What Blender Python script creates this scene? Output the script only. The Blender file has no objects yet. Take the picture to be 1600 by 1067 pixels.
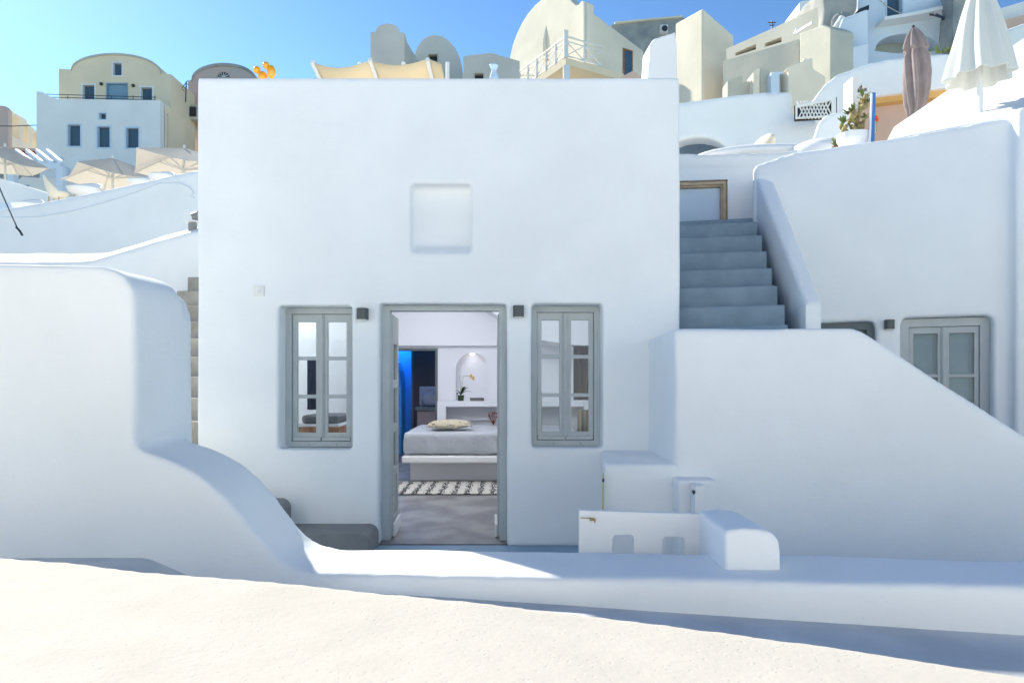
import bpy, bmesh, math, random
from mathutils import Vector, Matrix, noise
from mathutils.geometry import tessellate_polygon
random.seed(7)
R = math.radians
SC = bpy.context.scene
COL = SC.collection
# ---------------------------------------------------------------- camera, sky, sun, exposure
cam_d = bpy.data.cameras.new('camera'); cam = bpy.data.objects.new('camera', cam_d); COL.objects.link(cam)
cam.location = (0, 0, 1.5); cam.rotation_euler = (R(90), 0, 0)
cam_d.lens = 24; cam_d.sensor_width = 36; cam_d.shift_y = 56.5/1600
cam_d.clip_start = 0.05; cam_d.clip_end = 20000
SC.camera = cam
SUN_AZ, SUN_EL = R(-43.7), R(36)          # azimuth measured from +Y towards +X
S = Vector((math.sin(SUN_AZ)*math.cos(SUN_EL), math.cos(SUN_AZ)*math.cos(SUN_EL), math.sin(SUN_EL)))
world = bpy.data.worlds.new('World'); SC.world = world; world.use_nodes = True
wn = world.node_tree.nodes; bg = wn['Background']
sky = wn.new('ShaderNodeTexSky'); sky.sky_type = 'NISHITA'; sky.sun_disc = False
sky.sun_elevation = SUN_EL; sky.sun_rotation = SUN_AZ; sky.air_density = 0.8; sky.dust_density = 0.1; sky.ozone_density = 0.4
SKY_G, SKY_S = 1.38, 0.0455
gm = wn.new('ShaderNodeGamma'); gm.inputs[1].default_value = SKY_G
world.node_tree.links.new(sky.outputs[0], gm.inputs[0]); tn = wn.new('ShaderNodeVectorMath'); tn.operation = 'MULTIPLY'; tn.inputs[1].default_value = (.86, 1.04, 1.03)
world.node_tree.links.new(gm.outputs[0], tn.inputs[0]); world.node_tree.links.new(tn.outputs[0], bg.inputs[0]); bg.inputs[1].default_value = SKY_S
sun_d = bpy.data.lights.new('sun', 'SUN'); sun_d.energy = 3.0; sun_d.angle = R(0.5); sun_d.color = (1, .95, .81)
sun = bpy.data.objects.new('sun', sun_d); COL.objects.link(sun)
sun.rotation_euler = S.to_track_quat('Z', 'Y').to_euler()
SC.view_settings.view_transform = 'Standard'; SC.view_settings.look = 'None'
SC.view_settings.exposure = 1.43; SC.view_settings.gamma = 1
SC.cycles.max_bounces = 10; SC.cycles.diffuse_bounces = 7
try: SC.cycles.use_denoising = True
except Exception: pass
F = 1600*24/36
def PX(px, Y): return (px-800)/F*Y
def PZ(py, Y): return 1.5+(590-py)/F*Y
def PT(px, py, Y): return Vector((PX(px, Y), Y, PZ(py, Y)))

# ---------------------------------------------------------------- materials
MATS = {}
def mat(name, col, rough=.8, var=0, vscale=2., bump=0, bscale=40., big=0, bigscale=1.2, metal=0, col2=None, trans=0, emit=None, ramp=(.35, .65), spec=.3):
    m = bpy.data.materials.new(name); m.use_nodes = True; nt = m.node_tree; N = nt.nodes; L = nt.links
    b = N['Principled BSDF']; b.inputs['Roughness'].default_value = rough; b.inputs['Metallic'].default_value = metal
    b.inputs['Specular IOR Level'].default_value = spec
    b.inputs['Base Color'].default_value = (*col, 1)
    g = N.new('ShaderNodeNewGeometry')
    if var or col2:
        n = N.new('ShaderNodeTexNoise'); n.inputs['Scale'].default_value = vscale; n.inputs['Detail'].default_value = 6
        L.new(g.outputs['Position'], n.inputs['Vector'])
        r = N.new('ShaderNodeValToRGB'); c2 = col2 or tuple(c*(1-var) for c in col)
        r.color_ramp.elements[0].position = ramp[0]; r.color_ramp.elements[1].position = ramp[1]
        r.color_ramp.elements[0].color = (*c2, 1); r.color_ramp.elements[1].color = (*col, 1)
        L.new(n.outputs['Fac'], r.inputs['Fac']); L.new(r.outputs['Color'], b.inputs['Base Color'])
    last = None
    for amt, sc, dist in ((big, bigscale, .12), (bump, bscale, .012)):
        if amt:
            n = N.new('ShaderNodeTexNoise'); n.inputs['Scale'].default_value = sc; n.inputs['Detail'].default_value = 4
            L.new(g.outputs['Position'], n.inputs['Vector'])
            bp = N.new('ShaderNodeBump'); bp.inputs['Strength'].default_value = amt; bp.inputs['Distance'].default_value = dist
            L.new(n.outputs['Fac'], bp.inputs['Height'])
            if last: L.new(last.outputs[0], bp.inputs['Normal'])
            last = bp
    if name == 'plaster':      # faint brush marks of the limewash
        mpp = N.new('ShaderNodeMapping'); mpp.inputs['Scale'].default_value = (2.5, 2.5, 16); L.new(g.outputs['Position'], mpp.inputs['Vector'])
        n = N.new('ShaderNodeTexNoise'); n.inputs['Scale'].default_value = 2.2; n.inputs['Detail'].default_value = 5; n.inputs['Distortion'].default_value = 1.2
        L.new(mpp.outputs[0], n.inputs['Vector']); bp = N.new('ShaderNodeBump'); bp.inputs['Strength'].default_value = .16; bp.inputs['Distance'].default_value = .01
        L.new(n.outputs['Fac'], bp.inputs['Height']); L.new(last.outputs[0], bp.inputs['Normal']); last = bp
    if last: L.new(last.outputs[0], b.inputs['Normal'])
    if trans:
        t = N.new('ShaderNodeBsdfTranslucent'); t.inputs[0].default_value = (*col, 1)
        mx = N.new('ShaderNodeMixShader'); mx.inputs[0].default_value = trans
        L.new(b.outputs[0], mx.inputs[1]); L.new(t.outputs[0], mx.inputs[2]); L.new(mx.outputs[0], N['Material Output'].inputs[0])
    if emit:
        b.inputs['Emission Color'].default_value = (*emit[:3], 1); b.inputs['Emission Strength'].default_value = emit[3]
    MATS[name] = m; return m
M = MATS
mat('plaster', (.86, .87, .87), .85, var=.05, vscale=1.3, bump=.14, bscale=45, big=.18, bigscale=1.5)
mat('terrace', (.85, .84, .80), .9, var=.04)
mat('plaster_soft', (.82, .82, .82), .85, var=.03, vscale=2, bump=.15, bscale=30, big=.1)
mat('plaster_far', (.84, .84, .82), .85, var=.08, vscale=.7, bump=.3, bscale=8)
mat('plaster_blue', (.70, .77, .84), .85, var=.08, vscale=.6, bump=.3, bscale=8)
mat('cream', (.86, .72, .52), .85, var=.12, vscale=.5, bump=.3, bscale=6)
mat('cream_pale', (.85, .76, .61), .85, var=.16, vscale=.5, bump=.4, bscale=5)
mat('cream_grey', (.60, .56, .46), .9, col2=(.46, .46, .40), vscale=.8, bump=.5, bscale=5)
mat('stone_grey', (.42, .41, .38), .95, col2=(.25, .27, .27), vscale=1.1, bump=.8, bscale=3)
mat('pink', (.62, .42, .37), .9, col2=(.46, .42, .39), vscale=.7, bump=.5, bscale=5)
mat('red', (.42, .07, .05), .8)
mat('terracotta', (.60, .44, .36), .9, var=.1)
mat('ochre', (.70, .42, .15), .8, var=.1)
mat('cement', (.30, .31, .315), .75, col2=(.20, .215, .22), vscale=3.2, bump=.25, bscale=30, big=.1)
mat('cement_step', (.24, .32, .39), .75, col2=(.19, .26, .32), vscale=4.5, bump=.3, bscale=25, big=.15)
mat('cement_bench', (.29, .285, .27), .55, col2=(.23, .23, .22), vscale=3, bump=.2, bscale=25)
mat('path', (.66, .67, .68), .8, col2=(.50, .52, .54), vscale=2.6, bump=.4, bscale=30, big=.15, ramp=(.35, .7))
mat('stair_stone', (.42, .40, .36), .9, col2=(.3, .28, .25), vscale=5, bump=.4)
mat('paint', (.47, .505, .51), .5, var=.08, vscale=6, bump=.12, bscale=60, spec=.4)
mat('paint_blue', (.25, .34, .38), .5, var=.06, vscale=6, spec=.4)
mat('paint_dark', (.13, .16, .17), .5)
mat('white_paint', (.80, .80, .80), .45, spec=.5)
mat('blue_white', (.60, .70, .80), .5)
mat('lamp_grey', (.10, .11, .11), .5, metal=.3)
mat('lens', (.75, .75, .7), .3)
mat('metal_dark', (.07, .07, .075), .4, metal=.8)
mat('brass', (.35, .27, .12), .35, metal=.9)
mat('wood', (.42, .20, .08), .5, col2=(.25, .10, .04), vscale=14)
mat('wood_tan', (.58, .45, .30), .6, var=.2, vscale=10)
mat('wood_yellow', (.62, .50, .22), .6, var=.2, vscale=9)
mat('rail_white', (.78, .77, .74), .6)
mat('pane_blue', (.055, .095, .13), .15, spec=.8)
mat('pane_dark', (.03, .035, .04), .2, spec=.6)
mat('shutter_blue', (.24, .38, .48), .6, var=.1)
mat('umbrella_cloth', (.82, .78, .72), .9, trans=.5)
mat('sail_cloth', (.80, .70, .52), .9, trans=.45)
mat('cloth_white', (.84, .84, .80), .9, trans=.30)
mat('taupe', (.34, .27, .26), .9, var=.15, vscale=6)
mat('taupe_light', (.60, .52, .46), .9)
mat('orange', (.90, .38, .01), .12, spec=.8)
mat('ceramic', (.45, .60, .74), .15, spec=.6)
mat('leaf', (.20, .26, .07), .5, var=.5, vscale=20)
mat('leaf_dark', (.02, .05, .012), .35)
mat('cactus', (.34, .32, .12), .6, col2=(.42, .28, .13), vscale=15)
mat('soil', (.22, .12, .07), .95, bump=1, bscale=60)
mat('flower_red', (.75, .08, .03), .6)
mat('flower_yellow', (.85, .55, .03), .6)
mat('soil_red', (.20, .05, .03), .8)
mat('blue_paint', (.06, .20, .52), .5)
mat('sheet', (.48, .50, .54), .8, var=.1, vscale=4, big=.6, bigscale=3.5)
mat('beige_grey', (.60, .58, .53), .9, var=.12, vscale=.7, bump=.3, bscale=6)
mat('court', (.33, .45, .56), .8, var=.12, vscale=2)
mat('interior', (.78, .79, .84), .9)
mat('floor_polished', (.30, .29, .29), .55, col2=(.17, .165, .17), vscale=2.4, big=.1, ramp=(.38, .62), spec=.5)
mat('knit', (.62, .56, .42), .95, col2=(.10, .08, .06), vscale=26, bump=1, bscale=90, ramp=(.3, .42))
mat('fringe', (.62, .50, .42), .95)
mat('book', (.05, .06, .06), .6)
mat('blue_light_tint', (.10, .42, .85), .5)  # blue light put into the colour of the white bathroom walls
mat('dark_panel', (.055, .045, .05), .5)
mat('linen', (.35, .35, .38), .8, var=.1)
mat('cushion_grey', (.16, .16, .17), .9)
mat('drape', (.62, .55, .45), .9, trans=.3)
mat('navy', (.02, .03, .07), .8)
mat('ground_rock', (.70, .68, .62), .95, col2=(.58, .55, .48), vscale=.4, bump=.8, bscale=2)
mat('sea', (.02, .09, .16), .15, bump=.3, bscale=.5)
mat('niche_bulb', (1, 1, 1), .5, emit=(1, .93, .82, 3))
mat('blue_bulb', (.1, .4, 1), .5, emit=(.05, .35, 1, 8))
mat('purple', (.25, .05, .55), .6)
# rough sunlit parapet: pitted lime plaster
m = mat('plaster_rough', (.525, .492, .45), .9, var=.07, vscale=5, big=.06, bigscale=3)
N = m.node_tree.nodes; L = m.node_tree.links; b = N['Principled BSDF']; g = [n for n in N if n.type == 'NEW_GEOMETRY'][0]
prev = b.inputs['Normal'].links[0].from_socket
for sc, st, di in ((70, .22, .005), (22, .12, .008)):
    n = N.new('ShaderNodeTexNoise'); n.inputs['Scale'].default_value = sc; n.inputs['Detail'].default_value = 5
    L.new(g.outputs['Position'], n.inputs['Vector']); bp = N.new('ShaderNodeBump')
    bp.inputs['Strength'].default_value = st; bp.inputs['Distance'].default_value = di
    L.new(n.outputs['Fac'], bp.inputs['Height']); L.new(prev, bp.inputs['Normal']); prev = bp.outputs[0]
v = N.new('ShaderNodeTexVoronoi'); v.inputs['Scale'].default_value = 55; L.new(g.outputs['Position'], v.inputs['Vector'])
vr = N.new('ShaderNodeValToRGB'); vr.color_ramp.elements[0].position = .05; vr.color_ramp.elements[1].position = .22
L.new(v.outputs['Distance'], vr.inputs['Fac']); bp = N.new('ShaderNodeBump'); bp.inputs['Strength'].default_value = .22; bp.inputs['Distance'].default_value = .005
L.new(vr.outputs['Color'], bp.inputs['Height']); L.new(prev, bp.inputs['Normal']); L.new(bp.outputs[0], b.inputs['Normal'])
# striped rug
m = mat('rug', (.60, .57, .52), .95); N = m.node_tree.nodes; L = m.node_tree.links; b = N['Principled BSDF']
g = [n for n in N if n.type == 'NEW_GEOMETRY'][0]
mp = N.new('ShaderNodeMapping'); mp.inputs['Scale'].default_value = (1, .10, 1); L.new(g.outputs['Position'], mp.inputs['Vector'])
n1 = N.new('ShaderNodeTexNoise'); n1.inputs['Scale'].default_value = 70; n1.inputs['Detail'].default_value = 1; L.new(mp.outputs[0], n1.inputs['Vector'])
n2 = N.new('ShaderNodeTexWave'); n2.inputs['Scale'].default_value = 1.9; n2.inputs['Distortion'].default_value = .7; n2.inputs['Detail'].default_value = 1; L.new(mp.outputs[0], n2.inputs['Vector'])
n3 = N.new('ShaderNodeTexNoise'); n3.inputs['Scale'].default_value = 40; L.new(g.outputs['Position'], n3.inputs['Vector'])
a1 = N.new('ShaderNodeMath'); a1.operation = 'ADD'; m1 = N.new('ShaderNodeMath'); m1.operation = 'MULTIPLY'; m1.inputs[1].default_value = 1.8; L.new(n1.outputs['Fac'], m1.inputs[0]); m2 = N.new('ShaderNodeMath'); m2.operation = 'MULTIPLY'; m2.inputs[1].default_value = .6; L.new(n2.outputs['Fac'], m2.inputs[0]); L.new(m1.outputs[0], a1.inputs[0]); L.new(m2.outputs[0], a1.inputs[1])
a2 = N.new('ShaderNodeMath'); a2.operation = 'MULTIPLY_ADD'; L.new(n3.outputs['Fac'], a2.inputs[0]); a2.inputs[1].default_value = .55; L.new(a1.outputs[0], a2.inputs[2])
r = N.new('ShaderNodeValToRGB'); r.color_ramp.elements[0].position = 0.0; r.color_ramp.elements[0].color = (.60, .57, .52, 1)
r.color_ramp.elements[1].position = 1; r.color_ramp.elements[1].color = (.05, .05, .055, 1)
e = r.color_ramp.elements.new(.735); e.color = (.60, .57, .52, 1); e = r.color_ramp.elements.new(.76); e.color = (.05, .05, .055, 1)
dv = N.new('ShaderNodeMath'); dv.operation = 'MULTIPLY'; dv.inputs[1].default_value = .46; L.new(a2.outputs[0], dv.inputs[0])
L.new(dv.outputs[0], r.inputs['Fac']); L.new(r.outputs['Color'], b.inputs['Base Color'])
# window glass: clear thin pane with fresnel reflection
m = bpy.data.materials.new('glass'); m.use_nodes = True; N = m.node_tree.nodes; L = m.node_tree.links; N.remove(N['Principled BSDF'])
tr = N.new('ShaderNodeBsdfTransparent'); tr.inputs[0].default_value = (.90, .94, .95, 1); gl = N.new('ShaderNodeBsdfGlossy'); gl.inputs['Roughness'].default_value = .01
fr = N.new('ShaderNodeFresnel'); fr.inputs[0].default_value = 1.5; ad = N.new('ShaderNodeMath'); ad.operation = 'MULTIPLY_ADD'; ad.inputs[1].default_value = .75; ad.inputs[2].default_value = .0
mx = N.new('ShaderNodeMixShader'); L.new(fr.outputs[0], ad.inputs[0]); L.new(ad.outputs[0], mx.inputs[0]); L.new(tr.outputs[0], mx.inputs[1]); L.new(gl.outputs[0], mx.inputs[2])
L.new(mx.outputs[0], N['Material Output'].inputs[0]); M['glass'] = m

# ---------------------------------------------------------------- object helpers
def empty(name, loc=(0, 0, 0), rz=0, parent=None):
    o = bpy.data.objects.new(name, None); COL.objects.link(o); o.location = loc; o.rotation_euler = (0, 0, rz)
    o.empty_display_size = .2
    if parent: o.parent = parent; o.matrix_parent_inverse = Matrix.Translation(-Vector(parent.location))
    return o
def tag(o, label=None, cat=None, group=None, kind=None):
    if label: o['label'] = label
    if cat: o['category'] = cat
    if group: o['group'] = group
    if kind: o['kind'] = kind
    return o
def thing(name, label, cat, loc=(0, 0, 0), group=None):
    return tag(empty(name, loc), label, cat, group)
def wloc(o):
    v = Vector((0, 0, 0))
    while o: v = v+Vector(o.location); o = o.parent if o.get('_l') is None else None
    return v
def obj(name, bm, m, parent=None, smooth=False, bevel=0, seg=2, recalc=True):
    """link bm as one mesh object; vertices are given in world coordinates"""
    if recalc: bmesh.ops.recalc_face_normals(bm, faces=bm.faces)
    me = bpy.data.meshes.new(name); bm.to_mesh(me); bm.free()
    me.materials.append(M[m] if isinstance(m, str) else m)
    if smooth:
        for p in me.polygons: p.use_smooth = True
    o = bpy.data.objects.new(name, me); COL.objects.link(o)
    if parent:
        root = parent
        while root.parent: root = root.parent
        o.parent = parent
        # parts keep world coordinates: only top-level roots are moved away from the origin
        off = Vector(root.location) if root.type == 'EMPTY' else Vector((0, 0, 0))
        if parent is root: o.matrix_parent_inverse = Matrix.Translation(-off)
        # a sub-part's parent mesh already cancels the root's offset
    if bevel:
        bv = o.modifiers.new('bevel', 'BEVEL'); bv.width = bevel; bv.segments = seg; bv.limit_method = 'ANGLE'; bv.angle_limit = R(35)
        if smooth is False:
            for p in me.polygons: p.use_smooth = False
    return o
TEX = bpy.data.textures.new('waviness', 'CLOUDS'); TEX.noise_scale = .9; TEX.noise_depth = 1
TEXF = bpy.data.textures.new('small_waviness', 'CLOUDS'); TEXF.noise_scale = .22; TEXF.noise_depth = 2
def plaster(o, vox=.03, it=8, wav=.03, fine=0):
    rm = o.modifiers.new('remesh', 'REMESH'); rm.mode = 'VOXEL'; rm.voxel_size = vox; rm.use_smooth_shade = True
    s = o.modifiers.new('smooth', 'SMOOTH'); s.factor = .5; s.iterations = it
    if wav:
        d = o.modifiers.new('waviness', 'DISPLACE'); d.texture = TEX; d.texture_coords = 'GLOBAL'; d.strength = wav; d.mid_level = .5
    if fine:
        d = o.modifiers.new('fine', 'DISPLACE'); d.texture = TEXF; d.texture_coords = 'GLOBAL'; d.strength = fine; d.mid_level = .5
    return o
def box(bm, x0, x1, y0, y1, z0, z1, mtx=None):
    vs = [Vector((x, y, z)) for z in (z0, z1) for y in (y0, y1) for x in (x0, x1)]
    if mtx: vs = [mtx@v for v in vs]
    v = [bm.verts.new(p) for p in vs]
    for f in ((0, 1, 3, 2), (4, 6, 7, 5), (0, 4, 5, 1), (2, 3, 7, 6), (0, 2, 6, 4), (1, 5, 7, 3)): bm.faces.new([v[i] for i in f])
def BM(): return bmesh.new()
def hexa(bm, bot, top):
    v = [bm.verts.new(p) for p in list(bot)+list(top)]; n = len(bot)
    bm.faces.new(v[:n][::-1]); bm.faces.new(v[n:])
    for i in range(n): bm.faces.new([v[i], v[(i+1) % n], v[n+(i+1) % n], v[n+i]])
def slab(bm, fr, outline, holes, d0, d1):
    """closed plate: 2D outline with holes, extruded from depth d0 to d1 in frame fr(u, d, z)"""
    loops = [list(outline)]+[list(h) for h in holes]
    tess = tessellate_polygon([[Vector((u, z, 0)) for u, z in l] for l in loops])
    pts = [p for l in loops for p in l]
    A = [bm.verts.new(fr(u, d0, z)) for u, z in pts]; B = [bm.verts.new(fr(u, d1, z)) for u, z in pts]
    for t in tess:
        try: bm.faces.new([A[i] for i in t]); bm.faces.new([B[i] for i in reversed(t)])
        except ValueError: pass
    k = 0
    for l in loops:
        n = len(l)
        for i in range(n):
            a, b = k+i, k+(i+1) % n
            bm.faces.new([A[a], A[b], B[b], B[a]])
        k += n
def ring(p, d, n=8):
    d = d.normalized(); a = Vector((0, 0, 1)) if abs(d.z) < .9 else Vector((1, 0, 0))
    x = d.cross(a).normalized(); y = d.cross(x)
    return [(math.cos(2*math.pi*i/n)*x+math.sin(2*math.pi*i/n)*y) for i in range(n)]
def tube(bm, pts, r, n=8, cap=True):
    pts = [Vector(p) for p in pts]; rs = r if isinstance(r, (list, tuple)) else [r]*len(pts); rows = []
    for i, p in enumerate(pts):
        d = (pts[min(i+1, len(pts)-1)]-pts[max(i-1, 0)]); rows.append([bm.verts.new(p+q*rs[i]) for q in ring(p, d, n)])
    for a, b in zip(rows, rows[1:]):
        for i in range(n): bm.faces.new([a[i], a[(i+1) % n], b[(i+1) % n], b[i]])
    if cap: bm.faces.new(rows[0][::-1]); bm.faces.new(rows[-1])
def bar(bm, a, b, w, h=None):
    """square-section bar"""
    a, b = Vector(a), Vector(b); d = (b-a).normalized(); up = Vector((0, 0, 1)) if abs(d.z) < .95 else Vector((0, 1, 0))
    x = d.cross(up).normalized()*w/2; y = x.cross(d).normalized()*(h or w)/2
    hexa(bm, [a-x-y, a+x-y, a+x+y, a-x+y], [b-x-y, b+x-y, b+x+y, b-x+y])
def lathe(bm, prof, c, n=20, sx=1, sy=1):
    c = Vector(c); rows = []
    for r, z in prof: rows.append([bm.verts.new(c+Vector((math.cos(2*math.pi*i/n)*r*sx, math.sin(2*math.pi*i/n)*r*sy, z))) for i in range(n)])
    for a, b in zip(rows, rows[1:]):
        for i in range(n): bm.faces.new([a[i], a[(i+1) % n], b[(i+1) % n], b[i]])
    bm.faces.new(rows[0][::-1]); bm.faces.new(rows[-1])
def ball(bm, c, r, seg=16, sc=(1, 1, 1)):
    bmesh.ops.create_uvsphere(bm, u_segments=seg, v_segments=seg//2+2, radius=1, matrix=Matrix.Translation(Vector(c))@Matrix.Diagonal((r*sc[0], r*sc[1], r*sc[2], 1)))
def copy_tree(o, parent=None):
    c = o.copy(); COL.objects.link(c)
    if parent: c.parent = parent
    for ch in [k for k in bpy.data.objects if k.parent == o]: copy_tree(ch, c)
    return c
class Plane:
    """a vertical wall plane through two plan points, each a picture column and a distance"""
    def __init__(s, px0, Y0, px1, Y1):
        s.A = Vector((PX(px0, Y0), Y0)); B = Vector((PX(px1, Y1), Y1)); s.U = (B-s.A).normalized()
        s.W = Vector((-s.U.y, s.U.x));
        if s.W.y < 0: s.W = -s.W
    def uz(s, px, py):
        k = (px-800)/F; u = (k*s.A.y-s.A.x)/(s.U.x-k*s.U.y); Y = s.A.y+s.U.y*u
        return (u, 1.5+(590-py)/F*Y)
    def w(s, u, d, z):
        p = s.A+s.U*u+s.W*d; return Vector((p.x, p.y, z))
    def pts(s, l): return [s.uz(*p) for p in l]
    def rect(s, x0, y0, x1, y1):
        u0, _ = s.uz(x0, y0); u1, _ = s.uz(x1, y1); _, z1 = s.uz((x0+x1)/2, y0); _, z0 = s.uz((x0+x1)/2, y1)
        return (u0, z0, u1, z1)
def rc(u0, z0, u1, z1): return [(u0, z0), (u1, z0), (u1, z1), (u0, z1)]
def arch(x0, y0, x1, y1, top, n=16, t0=0, t1=1):
    return [((x0+x1)/2-math.cos(math.pi*(t0+(t1-t0)*i/n))*(x1-x0)/2, (y0+(y1-y0)*(t0+(t1-t0)*i/n))-math.sin(math.pi*(t0+(t1-t0)*i/n))*((y0+y1)/2-top)) for i in range(n+1)]
def wall_px(name, pl, outline, holes, depth, m, parent=None, bevel=0, vox=0, it=5, wav=.0, d0=0):
    """holes: list of pixel rects or pixel outlines"""
    hs = [rc(*pl.rect(*h)) if len(h) == 4 and not isinstance(h[0], (tuple, list)) else pl.pts(h) for h in holes]
    bm = BM(); slab(bm, pl.w, pl.pts(outline), hs, d0, d0+depth)
    o = obj(name, bm, m, parent, bevel=bevel)
    if vox: plaster(o, vox, it, wav)
    return o
def far_window(parent, pl, r, fm='white_paint', pm='pane_blue', fw=None, inset=.18, bars=0, label=None):
    u0, z0, u1, z1 = pl.rect(*r); w = u1-u0; fw = fw or w*.10
    bm = BM(); slab(bm, pl.w, rc(u0, z0, u1, z1), [rc(u0+fw, z0+fw, u1-fw, z1-fw)], -.02, inset+.05)
    for k in range(bars):
        u = u0+w*(k+1)/(bars+1); slab(bm, pl.w, rc(u-fw*.3, z0+fw, u+fw*.3, z1-fw), [], inset-.03, inset+.04)
    f = obj('window', bm, fm, parent)
    bm = BM(); slab(bm, pl.w, rc(u0+fw*.9, z0+fw*.9, u1-fw*.9, z1-fw*.9), [], inset, inset+.03); obj('pane', bm, pm, f)
    if label: f['label'] = label
    return f
# ---------------------------------------------------------------- setting: ground, sea, floors
def smooth01(t): t = max(0, min(1, t)); return t*t*(3-2*t)
def terrain(x, y):
    if y < -17: return -.05-75*smooth01((-y-17)/60)
    base = -.05
    if -2.75 < x < 1.4 and y < 14.9: return -.05
    if y > 9: base = 1.3+.38*(min(y, 40)-9)
    if y > 40: base -= .12*(min(y, 140)-40)
    if y > 14.9: pass
    return base
def grid_lines(marks):
    out = []
    for a, b, s in marks:
        n = max(1, round((b-a)/s)); out += [a+(b-a)*i/n for i in range(n)]
    return out+[marks[-1][1]]
xs = grid_lines([(-400, -100, 50), (-100, -20, 5), (-20, -4, 1), (-4, -2.8, .4), (-2.8, -2.7, .1), (-2.7, 1.35, .45), (1.35, 1.45, .1), (1.45, 4, .4), (4, 20, 1), (20, 100, 5), (100, 400, 50)])
ys = grid_lines([(-400, -80, 40), (-80, -17, 3), (-17, 8.9, 1), (8.9, 9.0, .1), (9.0, 14.8, .5), (14.8, 14.95, .15), (14.95, 40, 1), (40, 150, 6), (150, 600, 50)])
bm = BM(); G = [[bm.verts.new((x, y, terrain(x, y))) for x in xs] for y in ys]
for j in range(len(ys)-1):
    for i in range(len(xs)-1): bm.faces.new([G[j][i], G[j][i+1], G[j+1][i+1], G[j+1][i]])
tag(obj('ground', bm, 'ground_rock'), kind='structure')
bm = BM(); v = [bm.verts.new(p) for p in ((-6000, -9000, -60), (6000, -9000, -60), (6000, 600, -60), (-6000, 600, -60))]; bm.faces.new(v)
tag(obj('sea', bm, 'sea'), kind='structure')
bm = BM(); box(bm, -8, 9, 2.2, 8.85, -.046, 0); tag(obj('courtyard_floor', bm, 'court'), kind='structure')
bm = BM(); box(bm, -18, 18, -16.5, -.1, -.046, .94); tag(obj('terrace_floor', bm, 'terrace'), kind='structure')  # unseen terrace, widened and raised to bounce sunlight onto the walls

# stepped cement path between the parapet and the low wall
def path_z(x): return .42+.0*x if x > 2.6 else (.42+(2.6-x)*.042 if x > -1.35 else (.586+(-1.35-x)*.42 if x > -1.62 else .70))
bm = BM(); xs2 = [-6, -4, -2.5, -1.64, -1.6, -1.5, -1.42, -1.35, -1.2, -.5, 0, .5, 1, 1.5, 2, 2.6, 4, 6]
rows = [[bm.verts.new((x, y, path_z(x) if k < 2 else -.04)) for x in xs2] for k, y in enumerate((1.2, 3.35, 3.35, 1.2))]
for a, b in ((0, 1), (1, 2), (2, 3), (3, 0)):
    for i in range(len(xs2)-1): bm.faces.new([rows[a][i], rows[a][i+1], rows[b][i+1], rows[b][i]])
for i in (0, -1): bm.faces.new([rows[k][i] for k in range(4)])
tag(obj('path', bm, 'path'), kind='structure')

# ---------------------------------------------------------------- foreground parapet (rough, sunlit)
far = [(-300, 842), (-120, 857), (0, 869), (120, 877), (220, 890), (330, 899), (420, 906), (520, 915), (615, 925), (800, 943), (1000, 965), (1150, 984), (1300, 1006), (1450, 1030), (1600, 1054), (1750, 1078)]
fp = [PT(px, py, .5*F/(py-590)) for px, py in far]
near_ = [p+Vector((-.42, -.85, 0)) for p in fp]
bm = BM(); n = len(fp)
hexa_pts = [Vector((p.x, p.y, 0)) for p in fp]+[Vector((p.x, p.y, 0)) for p in near_[::-1]]
top = [Vector((p.x, p.y, 1.0)) for p in fp]+[Vector((p.x, p.y, 1.0)) for p in near_[::-1]]
hexa(bm, hexa_pts, top)
o = obj('parapet', bm, 'plaster_rough'); plaster(o, .02, 6, .010, .0015)
tag(o, 'rough sunlit whitewashed parapet along the bottom edge in front of the path', 'parapet')

# ---------------------------------------------------------------- garden wall: tall block, S curve, low wall
def fx(l, Y): return [(PX(px, Y), PZ(py, Y)) for px, py in l]
Yg = 3.03
ol = [(-4.6, -.04), (-4.6, 2.0)]+[(-1.835, 2.0)]+[(-1.835+.16*math.sin(a), 1.84+.16*math.cos(a)) for a in (R(20), R(40), R(60), R(80))]+[(-1.675, 1.6), (-1.675, 1.19)]
ol += fx([(235, 708), (262, 717), (290, 730), (318, 747), (345, 770), (370, 797), (395, 830), (418, 858), (440, 878), (465, 889), (500, 893)], Yg)
ol += [(-.5, .645), (.5, .64), (2, .64), (5.5, .64), (5.5, -.04)]
bm = BM(); slab(bm, lambda u, d, z: Vector((u, Yg+d, z)), ol, [], 0, .46)
slab(bm, lambda u, d, z: Vector((u, 3.2+d, z)), [(-4.6, -.04), (-4.6, 1.995), (-2.06, 1.995), (-1.92, 1.99), (-1.80, 1.965), (-1.71, 1.90), (-1.675, 1.80), (-1.675, -.04)], [], 0, .40); hexa(bm, [Vector(q) for q in ((-4.6, 3.5, -.04), (-1.75, 3.5, -.04), (-2.36, 4.9, -.04), (-4.6, 4.9, -.04))], [Vector(q) for q in ((-4.6, 3.5, 1.96), (-1.75, 3.5, 1.96), (-2.36, 4.9, 1.96), (-4.6, 4.9, 1.96))])  # hidden rear mass added to cast shade on the wall's curve
# soften the rear part of the block the same way
o = obj('garden_wall', bm, 'plaster')
# bend: the low wall comes nearer towards the right; subdivide first so it bends smoothly
bmx = bmesh.new(); bmx.from_mesh(o.data)
bmesh.ops.triangulate(bmx, faces=bmx.faces); bmesh.ops.subdivide_edges(bmx, edges=[e for e in bmx.edges if e.calc_length() > .5], cuts=3, use_grid_fill=True)
for v in bmx.verts:
    if v.co.x > -1: v.co.y -= .07*(v.co.x+1)
bmx.to_mesh(o.data); bmx.free()
plaster(o, .019, 7, .028)
tag(o, 'white plastered garden wall with a tall rounded block at left sweeping down in a curve to a low wall', 'garden wall')

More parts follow.
